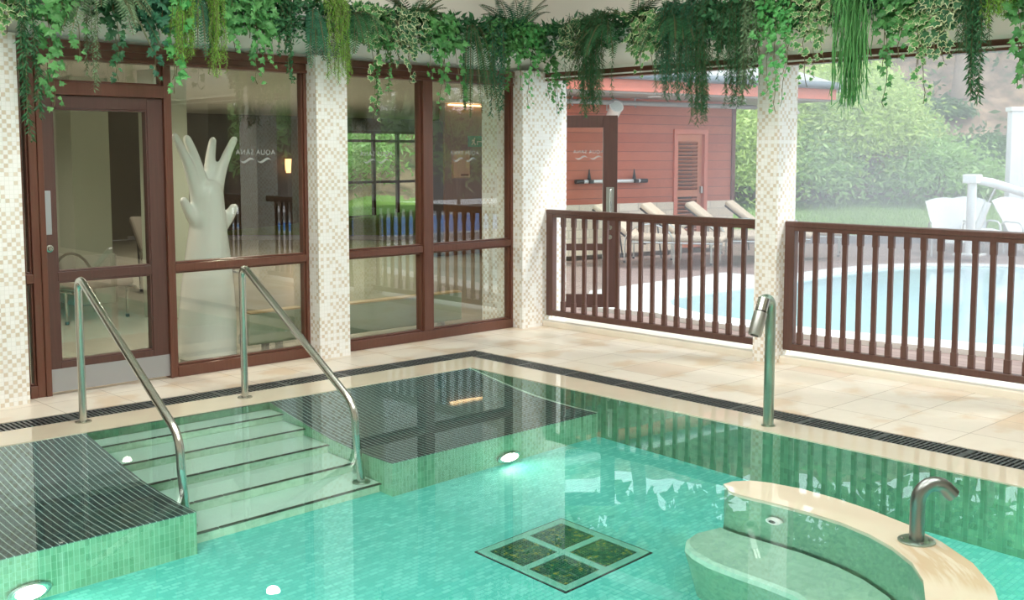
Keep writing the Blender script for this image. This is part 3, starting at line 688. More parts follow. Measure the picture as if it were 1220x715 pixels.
# warm wall lamp far behind
r_ = empty('wall_lamp', (13.15, YB - .02, 1.42), 0, 'small amber wall lamp on the dark back wall, right of the single window', 'lamp')
MB().box(-.05, .05, -.04, 0, -.1, .1).build('bracket', m_steel_dull, r_); MB().lathe([(.05, -.15), (.07, .15)], (0, -.1, 0), 16).build('lamp_shade', mat('amber_shade', (1, .6, .3), em=3, emc=(1, .5, .2)), r_)

# loungers
m_beige = mat('beige_cushion_fabric', (.55, .45, .34), .85, bump=.1, bscale=300)
m_taupe = mat('taupe_mesh_fabric', (.30, .26, .22), .8)
def make_lounger(fabric):
    """along +x: head at x=0, foot at x=1.9"""
    r_ = empty('pool_lounger')
    s = MB(); s.box(.55, 1.9, -.33, .33, .34, .42); s.build('cushion', fabric, r_, bevel=.03)
    b_ = MB(); T = Matrix.Translation((.56, 0, .36)) @ Matrix.Rotation(math.radians(38), 4, 'Y')
    b_.box(-.82, 0, -.33, .33, -.04, .04, T=T); b_.build('back_cushion', fabric, r_, bevel=.03)
    f_ = MB()
    for sy_ in (-.34, .34):
        f_.tube([(.5, sy_, .32), (1.9, sy_, .32)], .016, 8)
        pts = [(.42, sy_, 0)] + [(.80 - .38 * math.cos(t), sy_, .30 + .30 * math.sin(t)) for t in [i * PI / 10 for i in range(11)]] + [(1.18, sy_, 0)]
        f_.tube(pts, .015, 8); f_.tube([(1.75, sy_, 0), (1.75, sy_, .32)], .015, 8)
    f_.build('frame', m_steel, r_, True)
    k_ = MB()
    for sy_ in (-.30, .30): k_.tube([T @ Vector((-.8, sy_, -.05)), T @ Vector((0, sy_, -.05)), (.75, sy_, .30)], .018, 8); k_.tube([T @ Vector((-.45, sy_, -.05)), (.25, sy_, .02)], .012, 8)
    k_.build('back_support', m_black, r_, True)
    for x in (.46, 1.76):
        for sy_ in (-.34, .34): MB().lathe([(.02, 0), (.02, .03)], (x - .04 if x < 1 else x - .01, sy_, 0), 10).build('foot', m_black, r_)
    return r_
LG = make_lounger(m_beige)
def lounger(x, y, deg, label, group, src=LG, first=[True]):
    if src is LG and first[0]: o = src; first[0] = False
    else: o = copy_tree(src)
    o.location = (x, y, 0); o.rotation_euler[2] = math.radians(deg); tag(o, label, 'lounger', group)
g_ = 'beige loungers in front of the red timber building'
lounger(13.1, 11.55, -62, 'beige cushioned lounger by the red wall, leftmost behind the open door glass', g_)
lounger(13.95, 11.30, -62, 'beige cushioned lounger by the red wall, just right of the dark door stile', g_)
lounger(14.85, 11.10, -62, 'beige cushioned lounger by the red wall, left of the louvred door', g_)
lounger(15.75, 10.95, -62, 'beige cushioned lounger by the red wall, in front of the louvred door', g_)
L2 = make_lounger(m_taupe)
g_ = 'taupe loungers in the lounge behind the glass'
L2.location = (4.3, 12.5, 0); L2.rotation_euler[2] = math.radians(-80); tag(L2, 'taupe lounger behind the sidelight, left of the pale pillar', 'lounger', g_)
lounger(6.4, 13.1, -100, 'taupe lounger right of the pale pillar seen through the door glass', g_, L2)
lounger(5.05, 14.6, -80, 'taupe lounger half hidden behind the pale pillar', g_, L2)

# ================================================================== OUTSIDE
def planks_mat(name, cs, wd, axis, gapc, rough=.55):
    m, nt, p = newmat(name); k = NT(nt); x, y, z, vec = k.xyz(); c_ = {'x': x, 'y': y, 'z': z}[axis]
    u = k.math('DIVIDE', c_, wd); fu = k.math('FLOOR', u)
    w_ = k.n('ShaderNodeTexWhiteNoise'); w_.noise_dimensions = '1D'; k.l(fu, w_.inputs['W'])
    c = k.ramp(w_.outputs[0], cs); c = k.mix(k.math('MULTIPLY', k.noise(vec, 5, 5), .5), c, tuple(v * .6 for v in cs[0][1]))
    g = k.math('LESS_THAN', k.math('FRACT', u), .07); k.l(k.mix(g, c, gapc), p.inputs['Base Color']); p.inputs['Roughness'].default_value = rough
    b_ = k.n('ShaderNodeBump'); b_.inputs['Strength'].default_value = .5; b_.inputs['Distance'].default_value = .01
    k.l(k.math('SUBTRACT', 1., g), b_.inputs['Height']); k.l(b_.outputs[0], p.inputs['Normal']); return m
m_outdeck = planks_mat('weathered_deck_boards', ((0, (.36, .25, .22)), (1, (.46, .33, .29))), .14, 'x', (.16, .10, .09))
mb = MB(); mb.prism([(7.93, -14), (30, -14), (30, 6), (24, 12), (17.6, 16.6), (12.9, 12.9), (8.15, 8.0), (7.93, 7.9)], -.3, -.08); struct(mb.build('floor_terrace', m_outdeck))
WP = [(10.35, 8.1), (9.62, 7.2), (9.52, 5.85), (9.62, 5.14), (9.75, 4.52), (9.90, 3.74), (10.1, 2.2), (10.5, .6), (11.4, -.6), (13.2, -1.2), (15.4, -.6), (16.8, 1.2), (17.4, 3.6), (17.2, 6.0), (16.5, 7.4), (15.6, 7.95), (14.3, 8.1), (12.9, 8.05), (11.4, 8.15)]
def smooth_poly(P, n=4):
    out = []; L = len(P)
    for i in range(L):
        a, b, c, d = (Vector(P[(i + k) % L]) for k in (-1, 0, 1, 2))
        for j in range(n):
            t = j / n; q = .5 * ((2 * b) + (c - a) * t + (2 * a - 5 * b + 4 * c - d) * t * t + (3 * b - a - 3 * c + d) * t ** 3); out.append((q.x, q.y))
    return out
WPs = smooth_poly(WP)
cx_ = sum(p[0] for p in WPs) / len(WPs); cy__ = sum(p[1] for p in WPs) / len(WPs)
def outset(P, d):
    n = len(P); o = []
    for i in range(n):
        a = Vector(P[i - 1]); b = Vector(P[(i + 1) % n]); t = (b - a).normalized(); nn = Vector((t.y, -t.x)); p = Vector(P[i])
        if (p + nn * .01 - Vector((cx_, cy__))).length < (p - Vector((cx_, cy__))).length: nn = -nn
        o.append(tuple(p + nn * d))
    return o
m_paving = mat('white_stone_paving', (.80, .78, .74), .6, noise=.04)
m_outwater = mat('outdoor_pool_water', (.48, .73, .78), .06, noise=.08, nscale=1.2, bump=.05, bscale=6)
big = outset(WPs, .42); ob = [(x + (-.0), y) for x, y in big]
m_ = MB(); n = len(WPs)
vs = [(*p, -.03) for p in WPs] + [(*p, -.03) for p in ob] + [(*p, -.09) for p in WPs] + [(*p, -.09) for p in ob]
m_.add(vs, [(i, (i + 1) % n, n + (i + 1) % n, n + i) for i in range(n)] + [(n + i, n + (i + 1) % n, 3 * n + (i + 1) % n, 3 * n + i) for i in range(n)] + [(2 * n + i, 2 * n + (i + 1) % n, (i + 1) % n, i) for i in range(n)])
root = empty('outdoor_pool', (13, 4, -.08), 0, 'free form outdoor pool with pale blue water and white stone surround', 'pool')
m_.build('stone_surround', m_paving, root, xf=lambda q: q - Vector((13, 4, -.08)))
MB().prism(WPs, -.095, -.055).build('water', m_outwater, root, xf=lambda q: q - Vector((13, 4, -.08)))
mb = MB(); mb.prism([(9.05, 8.3), (9.35, 6.9), (9.8, 7.6), (10.6, 8.3), (13.2, 8.5), (13.2, 9.3), (10.2, 9.2)], -.09, -.034); struct(mb.build('trim_9', m_paving))
# added second, blue pool that colours the reflection in the glass
root = empty('added_blue_pool', (17.5, -6, -.08), 0, 'added deep blue rectangular pool, there to show in the glass reflection', 'pool')
f = MB(); f.box(-4.5, 4.5, -3.2, -2.8, 0, .05); f.box(-4.5, 4.5, 2.8, 3.2, 0, .05); f.box(-4.5, -4.1, -2.8, 2.8, 0, .05); f.box(4.1, 4.5, -2.8, 2.8, 0, .05); f.build('stone_surround', m_paving, root)
MB().box(-4.1, 4.1, -2.8, 2.8, 0, .03).build('water', mat('deep_blue_pool_water', (.04, .26, .80), .5, spec=.1), root)

# terrain: lawn rising to a wooded bank (laid out in the direction away from the house)
def ground_z(D, L):
    if D < 22: z = 0
    elif D < 28.5: z = (D - 22) / 6.5 * .45
    else: z = .45 + (D - 28.5) * .60 + .25 * math.sin(L * .9) * min(1, (D - 28.5) / 3) + .15 * math.sin(L * 2.3 + D)
    return z
def DL_(D, L, z=None): q = FH * D + RT * L; return Vector((q.x, q.y, ground_z(D, L) if z is None else z))
vs = []; nD, nL = 46, 110
for i in range(nD):
    for j in range(nL):
        D = 21.8 + i * .62; L = -16 + j * .9; q = DL_(D, L); vs.append((q.x, q.y, q.z - (.1 if i == 0 else 0) + (.05 * U(-1, 1) if D > 28.5 else 0)))
m_, nt, p = newmat('lawn_and_bank'); k = NT(nt); x, y, z, vec = k.xyz()
gr = k.mix(k.noise(vec, 9, 6), (.16, .30, .06), (.34, .48, .14))
bk = k.ramp(k.noise(vec, 1.8, 10), ((.30, (.12, .15, .07)), (.44, (.30, .20, .14)), (.62, (.48, .33, .22))))
k.l(k.mix(k.math('GREATER_THAN', k.math('ADD', z, k.math('MULTIPLY', k.noise(vec, 1.5), .5)), .8), gr, bk), p.inputs['Base Color']); p.inputs['Roughness'].default_value = 1
mb = MB(); mb.add(vs, [(i * nL + j, (i + 1) * nL + j, (i + 1) * nL + j + 1, i * nL + j + 1) for i in range(nD - 1) for j in range(nL - 1)])
g = mb.build('ground_bank', m_, smooth=True); struct(g)
m_kerb = mat('grey_lawn_kerb', (.35, .35, .36), .8)
mb = MB(); a, b = DL_(21.9, -16, 0), DL_(21.9, 30, 0); c, d = DL_(21.6, 30, 0), DL_(21.6, -16, 0)
mb.prism([(d.x, d.y), (c.x, c.y), (b.x, b.y), (a.x, a.y)], -.1, .07); struct(mb.build('trim_10', m_kerb))

# foliage
def leafmat(name, c1, c2, trans=.35, rough=.5):
    m, nt, p = newmat(name); k = NT(nt); g = k.n('ShaderNodeNewGeometry')
    c = k.mix(g.outputs['Random Per Island'], c1, c2); k.l(c, p.inputs['Base Color']); p.inputs['Roughness'].default_value = rough; p.inputs['Specular IOR Level'].default_value = .3
    t = k.n('ShaderNodeBsdfTranslucent'); k.l(c, t.inputs[0]); mx = k.n('ShaderNodeMixShader'); mx.inputs[0].default_value = trans
    k.l(p.outputs[0], mx.inputs[1]); k.l(t.outputs[0], mx.inputs[2]); k.l(mx.outputs[0], nt.nodes['Material Output'].inputs[0]); return m
m_bark = mat('pale_bark', (.34, .25, .19), .9, noise=.3, nscale=6)
m_bush = [leafmat('bright_bush_leaves', (.40, .56, .12), (.70, .82, .32)), leafmat('mid_bush_leaves', (.30, .50, .15), (.52, .70, .30)), leafmat('dark_bush_leaves', (.10, .20, .07), (.20, .34, .13))]  # the last is simply a darker leaf green
def bush(name, D, L, w_, h_, n, m, label, cat='bush', leaf=.16, base=None, group='bushes below the wooded bank', lean=0):
    q0 = DL_(D, L); z0 = q0.z if base is None else base
    r_ = empty(name, (q0.x, q0.y, z0), 0, label, cat, group)
    m_ = MB(); ncl = max(12, int(n / 130)); per = n // ncl
    for _ in range(ncl):
        th = U(0, 2 * PI); ph = math.acos(U(-.25, 1)); rr = U(.72, 1.0)
        c = Vector((math.sin(ph) * math.cos(th) * w_ * rr, math.sin(ph) * math.sin(th) * w_ * .75 * rr, h_ * (.42 + .55 * math.cos(ph) * rr)))
        s_ = U(.28, .5) * min(1.4, w_ * .45)
        for _ in range(per):
            o_ = Vector((random.gauss(0, s_), random.gauss(0, s_), random.gauss(0, s_ * .6)))
            p = c + o_
            if p.z < .02: continue
            p.z -= .25 * (o_.x ** 2 + o_.y ** 2) / s_
            if p.z < .02: p.z = U(.02, .3)
            d1 = Vector((U(-1, 1), U(-1, 1), U(-.9, .2))).normalized(); d2 = d1.cross(Vector((U(-1, 1), U(-1, 1), U(-1, 1)))).normalized()
            l = leaf * U(.6, 1.3); wd = l * .16
            m_.add([p, p + d1 * l * .5 + d2 * wd, p + d1 * l, p + d1 * l * .5 - d2 * wd], [(0, 1, 2, 3)])
    m_.build('foliage', m, r_)
    t = MB()
    for _ in range(5):
        a_ = U(0, 2 * PI); t.tube(arc((0, 0, -.1), (0, 0, h_ * .3), (w_ * .5 * math.cos(a_), w_ * .35 * math.sin(a_), h_ * .6), 5), [.06, .05, .04, .03, .02, .01], 6)
    t.build('branches', m_bark, r_)
    return r_
bush('willowy_bush', 28.6, 6.2, 2.1, 3.2, 24000, m_bush[0], 'bright yellow green willowy bush just right of the slim column', leaf=.17)
bush('willowy_bush', 29.4, 9.0, 2.1, 3.3, 24000, m_bush[0], 'tall pale green feathery bush in the middle of the right opening', leaf=.17)
bush('leafy_bush', 28.0, 7.4, 1.5, 2.0, 7000, m_bush[1], 'lower misty green bush in front of the bright willowy ones', leaf=.2)
bush('leafy_bush', 28.2, 10.9, 1.7, 1.7, 7000, m_bush[1], 'rounded green bush left of the white pool hoist', leaf=.2)
bush('leafy_bush', 29.8, 12.7, 1.3, 1.0, 5000, m_bush[2], 'dark green bush behind the white pool hoist', leaf=.18)
bush('willowy_bush', 28.8, 4.0, 1.5, 3.3, 9000, m_bush[0], 'yellow green bush in the gap between building corner and slim column', leaf=.22)
bush('leafy_bush', 31.0, 11.0, 1.2, 1.2, 3500, m_bush[1], 'small green shrub on the bank above the rounded bush', leaf=.2)
bush('leafy_bush', 33.0, 12.6, 1.1, .5, 2500, m_bush[2], 'low dark shrub at the foot of the pale tree trunk', leaf=.2)
bush('leafy_bush', 30.5, 17.2, 2.4, 3.6, 8000, m_bush[1], 'big green bush beyond the white screen, out to the right', leaf=.26)
def xyDL(x, y): return x * FH.x + y * FH.y, x * RT.x + y * RT.y
for x, y, w_, h_, lb in ((12.5, -13.2, 2.4, 5, 'added green tree darkening the glass reflection, nearest the pool room'), (18.5, -13.8, 2.6, 6, 'added green tree darkening the glass reflection, beside the blue pool'), (25, -13.4, 2.6, 5.5, 'added green tree darkening the glass reflection, farthest from the pool room')):
    bush('added_garden_tree', *xyDL(x, y), w_, h_, 5000, m_bush[1], lb, 'tree', .34, group='added garden trees along the terrace')  # added unseen trees; they darken the sky reflected in the glass
for x, y, lb in ((15.6, 23.6, 'leafy shrub outside the lounge garden window, left'), (18.6, 24.0, 'leafy shrub outside the lounge garden window, right')):
    bush('leafy_bush', *xyDL(x, y), 2.0, 3.0, 6000, m_bush[1], lb, leaf=.2, group='shrubs outside the garden window')
r_ = empty('added_timber_store', (20, -17.5, -.08), 0, 'added dark timber store that blocks the sky behind the terrace', 'building')  # added unseen store; keeps bright sky out of the glass reflection
MB().box(-12, 12, -2, 0, 0, 3.2).build('clad_wall', planks_mat('dark_store_cladding', ((0, (.12, .07, .05)), (1, (.18, .10, .07))), .15, 'z', (.04, .02, .02)), r_)
MB().prism([(-12.3, -2.3), (12.3, -2.3), (12.3, .4), (-12.3, .4)], 3.2, 3.35).build('roof', mat('dark_store_roof', (.12, .12, .12), .7), r_)
for x in (-8, 0, 8): MB().box(x - .5, x + .5, .0, .04, .05, 2.1).build('door', m_door_dark, r_)
wt = [(38, -9), (40, -2), (39, 4.5), (41, 10.5), (38.5, 17), (40, 23), (36, 29), (31, 35), (26, 41)]
place = ['far left behind the red building', 'behind the red building roof', 'above the gutter end', 'behind the feathery bush', 'behind the pale trunk', 'beyond the white screen', 'far right of the terrace', 'right end of the bank, nearer', 'right end of the bank, nearest the store']
for (D, L), pl_ in zip(wt, place):  # added trees whose crowns block the sky reflected in the pool
    q = DL_(D, L); r_ = empty('added_woodland_tree', (q.x, q.y, q.z - .3), 0, 'added tall woodland tree blocking the sky high on the bank, ' + pl_, 'tree', 'added woodland trees that block the sky above the bank')
    MB().tube([(U(-.1, .1), U(-.1, .1), i * .8) for i in range(11)], [.34 - .02 * i for i in range(11)], 12).build('trunk', m_bark, r_, True)
    m_ = MB()
    for _ in range(60):
        c = Vector((random.gauss(0, 2.6), random.gauss(0, 2.6), U(5.5, 18)))
        for _ in range(110):
            p = c + Vector((random.gauss(0, .9), random.gauss(0, .9), random.gauss(0, .7))); d1 = Vector((U(-1, 1), U(-1, 1), U(-1, .3))).normalized(); d2 = d1.cross(Vector((U(-1, 1), U(-1, 1), .3))).normalized(); l = .95
            m_.add([p, p + d1 * l * .5 + d2 * l * .25, p + d1 * l, p + d1 * l * .5 - d2 * l * .25], [(0, 1, 2, 3)])
    m_.build('crown', m_bush[1], r_)
# undergrowth of the bank
m_ = MB()
for _ in range(9000):
    D = U(30.5, 40); L = U(-2, 22); p = DL_(D, L); dens = math.sin(L * 1.3 + D * .7) + math.sin(D * 1.9 - L)
    if dens < U(-.4, 1.6): continue
    p.z += abs(random.gauss(0, .12)); d1 = Vector((U(-1, 1), U(-1, 1), U(-.1, .9))).normalized(); d2 = d1.cross(Vector((U(-1, 1), U(-1, 1), U(-1, 1)))).normalized(); l = U(.12, .36)
    m_.add([p, p + d1 * l * .5 + d2 * l * .22, p + d1 * l, p + d1 * l * .5 - d2 * l * .22], [(0, 1, 2, 3)])
tag(m_.build('bank_undergrowth', m_bush[2]), 'ferns and ivy scattered over the brown wooded bank', 'undergrowth', kind='stuff')
m_ = MB()
for _ in range(16000):
    D = U(22, 28); L = U(2, 16); p = DL_(D, L); a_ = U(0, 2 * PI); h_ = U(.04, .10)
    m_.add([p, p + Vector((math.cos(a_) * .02, math.sin(a_) * .02, 0)), p + Vector((U(-.03, .03), U(-.03, .03), h_))], [(0, 1, 2)])
tag(m_.build('lawn_grass', m_bush[1]), 'short bright green grass of the lawn beyond the outdoor pool', 'grass', kind='stuff')
# trunks on the bank
def trunk(D, L, r0, label, h_=7.5):
    q = DL_(D, L); r_ = empty('tree', (q.x, q.y, q.z - .15), 0, label, 'tree', 'trees on the bank')
    MB().tube([(U(-.04, .04), U(-.04, .04), i * h_ / 12) for i in range(13)], [r0 * 1.5, r0 * 1.1] + [r0 * (1 - .03 * i) for i in range(11)], 14).build('trunk', m_bark, r_, True)
    m_ = MB()
    for _ in range(2200):
        p = Vector((random.gauss(0, 1.3), random.gauss(0, 1.3), h_ + random.gauss(0, .9))); d1 = Vector((U(-1, 1), U(-1, 1), U(-1, .3))).normalized(); d2 = d1.cross(Vector((U(-1, 1), U(-1, 1), .3))).normalized(); l = .3
        m_.add([p, p + d1 * l * .5 + d2 * l * .25, p + d1 * l, p + d1 * l * .5 - d2 * l * .25], [(0, 1, 2, 3)])
    m_.build('crown', m_bush[2], r_)
trunk(33.5, 13.45, .20, 'straight pale tree trunk standing on the bank above the white hoist')
trunk(37, 9.6, .07, 'thin dark sapling trunk on the bank behind the feathery bush')

# red timber building
b0 = Vector((16.8, 11.7, 0)); e_ = Vector((-.985, .174, 0)).normalized(); nrm = Vector((-.174, -.985, 0)).normalized()
Bm = Matrix((e_, nrm, Vector((0, 0, 1)))).transposed().to_4x4(); Bm.translation = b0    # local x = to the left along the wall, y = out towards the pool
BR = empty('timber_building', b0, 0, 'red timber clad pool building with stone plinth, grey roof and gutter', 'building')
def bl(q): return Bm @ q - b0
m_clad = planks_mat('red_timber_cladding', ((0, (.45, .11, .065)), (1, (.58, .17, .10))), .155, 'z', (.24, .07, .05))
m_red = mat('red_fascia_board', (.60, .18, .12), .5, noise=.1)
m_stone = tiled('pale_stone_plinth', .34, .14, ((0, (.62, .52, .40)), (1, (.78, .70, .58))), (.5, .44, .36), .04, False, .8, stagger=True)
m_louv = mat('orange_red_louvre', (.56, .20, .11), .45)
m_slate = mat('grey_roof_tiles', (.38, .38, .36), .7, noise=.2, nscale=8)
m_gut = mat('dark_grey_gutter', (.14, .17, .19), .35)
w_ = MB(); LW = 4.15; LR = 5.1
w_.box(0, .70, -.3, 0, .84, 2.75); w_.box(1.42, LW, -.3, 0, .84, 2.75); w_.box(.70, 1.42, -.3, 0, 2.06, 2.75); w_.box(0, .3, -5, -.3, .84, 2.75)
w_.build('clad_wall', m_clad, BR, xf=bl)
w_ = MB(); w_.box(.0, .70, -.3, .03, 0, .84); w_.box(1.42, LW, -.3, .03, 0, .84); w_.box(-.03, .3, -5, -.3, 0, .84); w_.build('stone_plinth', m_stone, BR, xf=bl)
MB().box(-.03, .05, -.05, .03, .84, 2.75).build('corner_board', mat('dark_corner_board', (.16, .05, .04), .5), BR, xf=bl)
w_ = MB(); w_.box(.66, .74, -.25, .04, 0, 2.10); w_.box(1.38, 1.45, -.25, .04, 0, 2.10); w_.box(.74, 1.38, -.25, .04, 2.02, 2.10); w_.build('door_casing', m_red, BR, xf=bl)
dl = MB(); dl.box(.74, .84, -.08, -.03, .02, 2.02); dl.box(1.30, 1.38, -.08, -.03, .02, 2.02); dl.box(.84, 1.30, -.08, -.03, 1.90, 2.02); dl.box(.84, 1.30, -.08, -.03, .92, 1.04); dl.box(.84, 1.30, -.08, -.03, .02, .16)
for z in [1.08 + i * .066 for i in range(13)] + [.20 + i * .066 for i in range(11)]:
    T = Matrix.Translation((0, -.055, z)) @ Matrix.Rotation(math.radians(35), 4, 'X'); dl.box(.84, 1.30, -.035, .035, -.006, .006, T=T)
dd_ = dl.build('louvred_door', m_louv, BR, xf=bl)
MB().box(.76, .79, -.03, .02, .98, 1.10).build('door_handle', m_steel_dull, dd_, xf=bl)
MB().box(.74, 1.38, -.3, -.28, 0, 2.02).build('door_shade_sheet', m_dark, BR, xf=bl)  # black sheet stands in for the shade behind the louvres
# eaves
OV = 1.2
w_ = MB(); w_.box(-1.25, LR, -.3, OV, 2.60, 2.64); w_.box(-1.25, .3, -5, -.3, 2.60, 2.64); w_.build('soffit', mat('grey_soffit', (.30, .27, .24), .7), BR, xf=bl)
w_ = MB(); w_.box(-1.28, LR, OV, OV + .03, 2.63, 2.87); w_.box(-1.28, -1.25, -5, OV, 2.63, 2.87); w_.build('fascia', m_red, BR, xf=bl)
w_ = MB(); w_.tube([(-1.32, OV + .08, 2.87), (LR, OV + .08, 2.87)], .065, 12); w_.tube([(-1.32, OV + .08, 2.87), (-1.34, -5, 2.87)], .065, 12); w_.build('gutter', m_gut, BR, True, xf=bl)
w_ = MB(); w_.add([(-1.3, OV + .05, 2.92), (LR, OV + .05, 2.92), (LR, -2.2, 4.3), (1.3, -2.2, 4.3), (-1.3, -6, 2.92), (1.3, -6, 4.3)], [(0, 1, 2, 3), (4, 0, 3, 5)]); w_.build('roof', m_slate, BR, xf=bl)
w_ = MB(); w_.tube([(LW, .35, 2.5), (-.2, .35, 2.5)], .04, 10)
for x in (1.2, 2.6, 3.9): w_.tube([(x, .35, 2.44), (x, .30, 2.5), (x, .35, 2.6)], .015, 6)
w_.build('conduit_pipe', mat('grey_conduit', (.33, .31, .30), .5), BR, True, xf=bl)
w_ = MB(); w_.box(-1.52, -1.30, OV - .02, OV + .10, 2.76, 2.84); w_.build('gutter_end', m_white, BR, xf=bl)
for x, lb in ((2.55, 'left'), (.62, 'right')):
    q = bl(Vector((x, .75, 2.598))) + b0
    r_ = empty('eave_downlight', q, 0, 'round warm downlight in the eaves of the red building, ' + ('above the bare red wall' if lb == 'left' else 'nearer the building corner'), 'downlight')
    MB().lathe([(.11, 0), (.11, -.015), (.08, -.015)], (0, 0, 0), 20).build('bezel', m_white, r_); MB().lathe([(.08, -.012), (.001, -.014)], (0, 0, 0), 20).build('lens', m_led, r_)
def flood(p, deg, label, tilt=-35):
    r_ = empty('spotlight', p, math.radians(deg), label, 'spotlight', 'white spotlights under the eaves')
    T = Matrix.Rotation(math.radians(tilt), 3, 'X') @ Matrix.Rotation(PI / 2, 3, 'X')
    MB().lathe([(.05, -.16), (.10, -.14), (.115, .10), (.12, .12)], (0, 0, 0), 22, T=T).build('housing', m_white, r_, True)
    MB().lathe([(.10, .121), (.001, .125)], (0, 0, 0), 22, T=T).build('lens', mat('spot_lens', (.7, .75, .72), .1), r_)
    MB().tube([(-.13, 0, 0), (-.13, 0, .14), (0, 0, .19), (.13, 0, .14), (.13, 0, 0)], .012, 8).build('bracket', m_steel_dull, r_)
flood(bl(Vector((3.05, .35, 2.37))) + b0, -30, 'white round spotlight hanging from the pipe under the eaves, above the dark door')
flood(bl(Vector((-.60, .8, 2.42))) + b0, 30, 'white spotlight under the eaves right of the building corner, left of the slim column')
# steel bar on the red wall
q = bl(Vector((2.87, .08, 1.22))) + b0
r_ = empty('wall_rail', q, math.atan2(e_.y, e_.x), 'horizontal silver bar with black ends on the red wall behind the dark door', 'rail')
MB().tube([(-.60, 0, 0), (.60, 0, 0)], .032, 12).build('bar', mat('white_silver_bar', (.75, .75, .74), .3, .3), r_, True)
for s_ in (-1, 1):
    MB().tube([(s_ * .60, 0, 0), (s_ * .76, 0, 0)], .036, 12).build('end_cap', m_black, r_, True)
    MB().tube([(s_ * .48, 0, .02), (s_ * .48, 0, .2)], [.035, .008], 8).build('spike', m_black, r_)
    MB().box(s_ * .48 - .03, s_ * .48 + .03, .0, .09, -.03, .03).build('bracket', m_black, r_)

# open glazed door leaf just outside, square to the view
pR = Vector((8.758, 7.533, 0)); pL = Vector((8.19, 8.08, 0)); ex = (pR - pL).normalized()
r_ = empty('terrace_door', pL, math.atan2(ex.y, ex.x), 'open dark brown glazed terrace door standing behind the left balustrade', 'door'); W_ = (pR - pL).length
d_ = MB(); d_.box(0, .09, -.025, .025, .06, 2.06); d_.box(W_ - .15, W_, -.025, .025, .06, 2.06); d_.box(.09, W_ - .15, -.025, .025, 1.935, 2.06); d_.box(.09, W_ - .15, -.025, .025, .66, .73); d_.box(.09, W_ - .15, -.025, .025, .06, .20)
d_.build('door_frame', m_door_dark, r_, bevel=.004)
pn = MB().box(.09, W_ - .15, -.004, .004, .20, 1.94).build('pane', m_glass_door, r_)
MB().box(W_ - .115, W_ - .035, -.029, -.025, 1.02, 1.32).build('handle_plate', m_steel_dull, r_)
MB().tube(bent([(W_ - .075, -.03, 1.30), (W_ - .075, -.075, 1.30), (W_ - .075, -.075, 1.06), (W_ - .075, -.03, 1.06)], .03), .011, 10).build('door_handle', m_steel, r_, True)
for z in (.80, .90): MB().lathe([(.024, 0), (.024, .008)], (W_ - .075, -.025, z), 14, T=TY).build('lock', m_steel, r_)
lettering(pn, 0, 0, 0, .05, PI, loc=(W_ - .30, -.008, 1.67))

# white pool hoist
r_ = empty('pool_hoist', (18.0, 7.84, -.08), 0, 'white pool access hoist with mast, arm and piston beyond the outdoor pool', 'pool hoist')
R3 = RT
def hp(l, z, d=0): return tuple(R3 * l + FH * d + Vector((0, 0, z + .08)))
MB().tube([hp(0, 0), hp(0, 1.24)], .075, 16).build('mast', m_white, r_, True)
MB().box(-.12, .12, -.12, .12, 1.27, 1.42).build('mast_head', m_white, r_, bevel=.02)
MB().box(-.2, .2, -.2, .2, 0.08, .12).build('base_plate', m_white, r_, bevel=.01)
MB().tube([hp(.0, 1.26), hp(.32, 1.20), hp(.95, 1.01), hp(2.1, .62)], [.06, .075, .07, .05], 12).build('arm', m_white, r_, True)
MB().tube([hp(.08, .36), hp(.27, .88)], .055, 12).build('piston_body', m_white, r_, True)
MB().tube([hp(.27, .86), hp(.40, 1.16)], .022, 10).build('piston_rod', m_steel, r_, True)
MB().tube([hp(.05, .42), hp(.35, .42), hp(.75, .30), hp(.95, .28)], .035, 10).build('lower_arm', m_white, r_, True)
# white screen at the right edge
q = DL_(20.2, 9.04, 0)
r_ = tag(empty('white_screen', (q.x, q.y, -.08), math.atan2(RT.y, RT.x)), 'tall white panelled screen standing at the right edge behind the hoist', 'screen')
MB().box(0, 1.6, -.1, .1, .0, 2.52).build('panel', mat('white_panel', (.86, .87, .86), .5), r_, bevel=.01); MB().box(-.03, 1.63, -.13, .13, 2.52, 2.60).build('cap', m_white, r_, bevel=.01)
f = MB(); [f.box(x, x + .008, -.104, -.1, .05, 2.5) for x in (.3, .6, .9, 1.2)]; f.build('panel_joint', m_cream, r_)
# white rounded chairs
def make_chair():
    r_ = empty('pool_chair')
    b_ = MB(); N_ = 14; vs = []
    for dz, th in ((0, .0), (.0, .03)):
        for i in range(N_ + 1):
            for j in range(11):
                u = (j / 10 - .5) * 2; v = i / N_; wd = .22 + .12 * v; top = .36 + v * (.62 - .07 * u * u)
                vs.append((u * wd, -.10 - .34 * v + .06 * u * u * (1) + th, top))
    row = 11; sz = (N_ + 1) * row
    fs = [(i * row + j, i * row + j + 1, (i + 1) * row + j + 1, (i + 1) * row + j) for i in range(N_) for j in range(10)]
    b_.add(vs, fs + [tuple(sz + q for q in reversed(f_)) for f_ in fs] + [(N_ * row + j, N_ * row + j + 1, sz + N_ * row + j + 1, sz + N_ * row + j) for j in range(10)] + [(i * row, (i + 1) * row, sz + (i + 1) * row, sz + i * row) for i in range(N_)] + [((i + 1) * row + 10, i * row + 10, sz + i * row + 10, sz + (i + 1) * row + 10) for i in range(N_)])
    b_.build('backrest', m_white, r_, True)
    MB().box(-.24, .24, -.12, .62, .33, .37).build('seat', m_white, r_, bevel=.015)
    for s_ in (-1, 1):
        MB().tube(bent([(s_ * .30, -.30, 0), (s_ * .28, -.14, .56), (s_ * .28, .40, .56), (s_ * .30, .56, 0)], .14), .017, 8).build('leg_frame', m_white, r_, True)
    MB().box(-.24, .24, .60, 1.02, .26, .30).build('footrest', m_white, r_, bevel=.015)
    return r_
CH = make_chair()
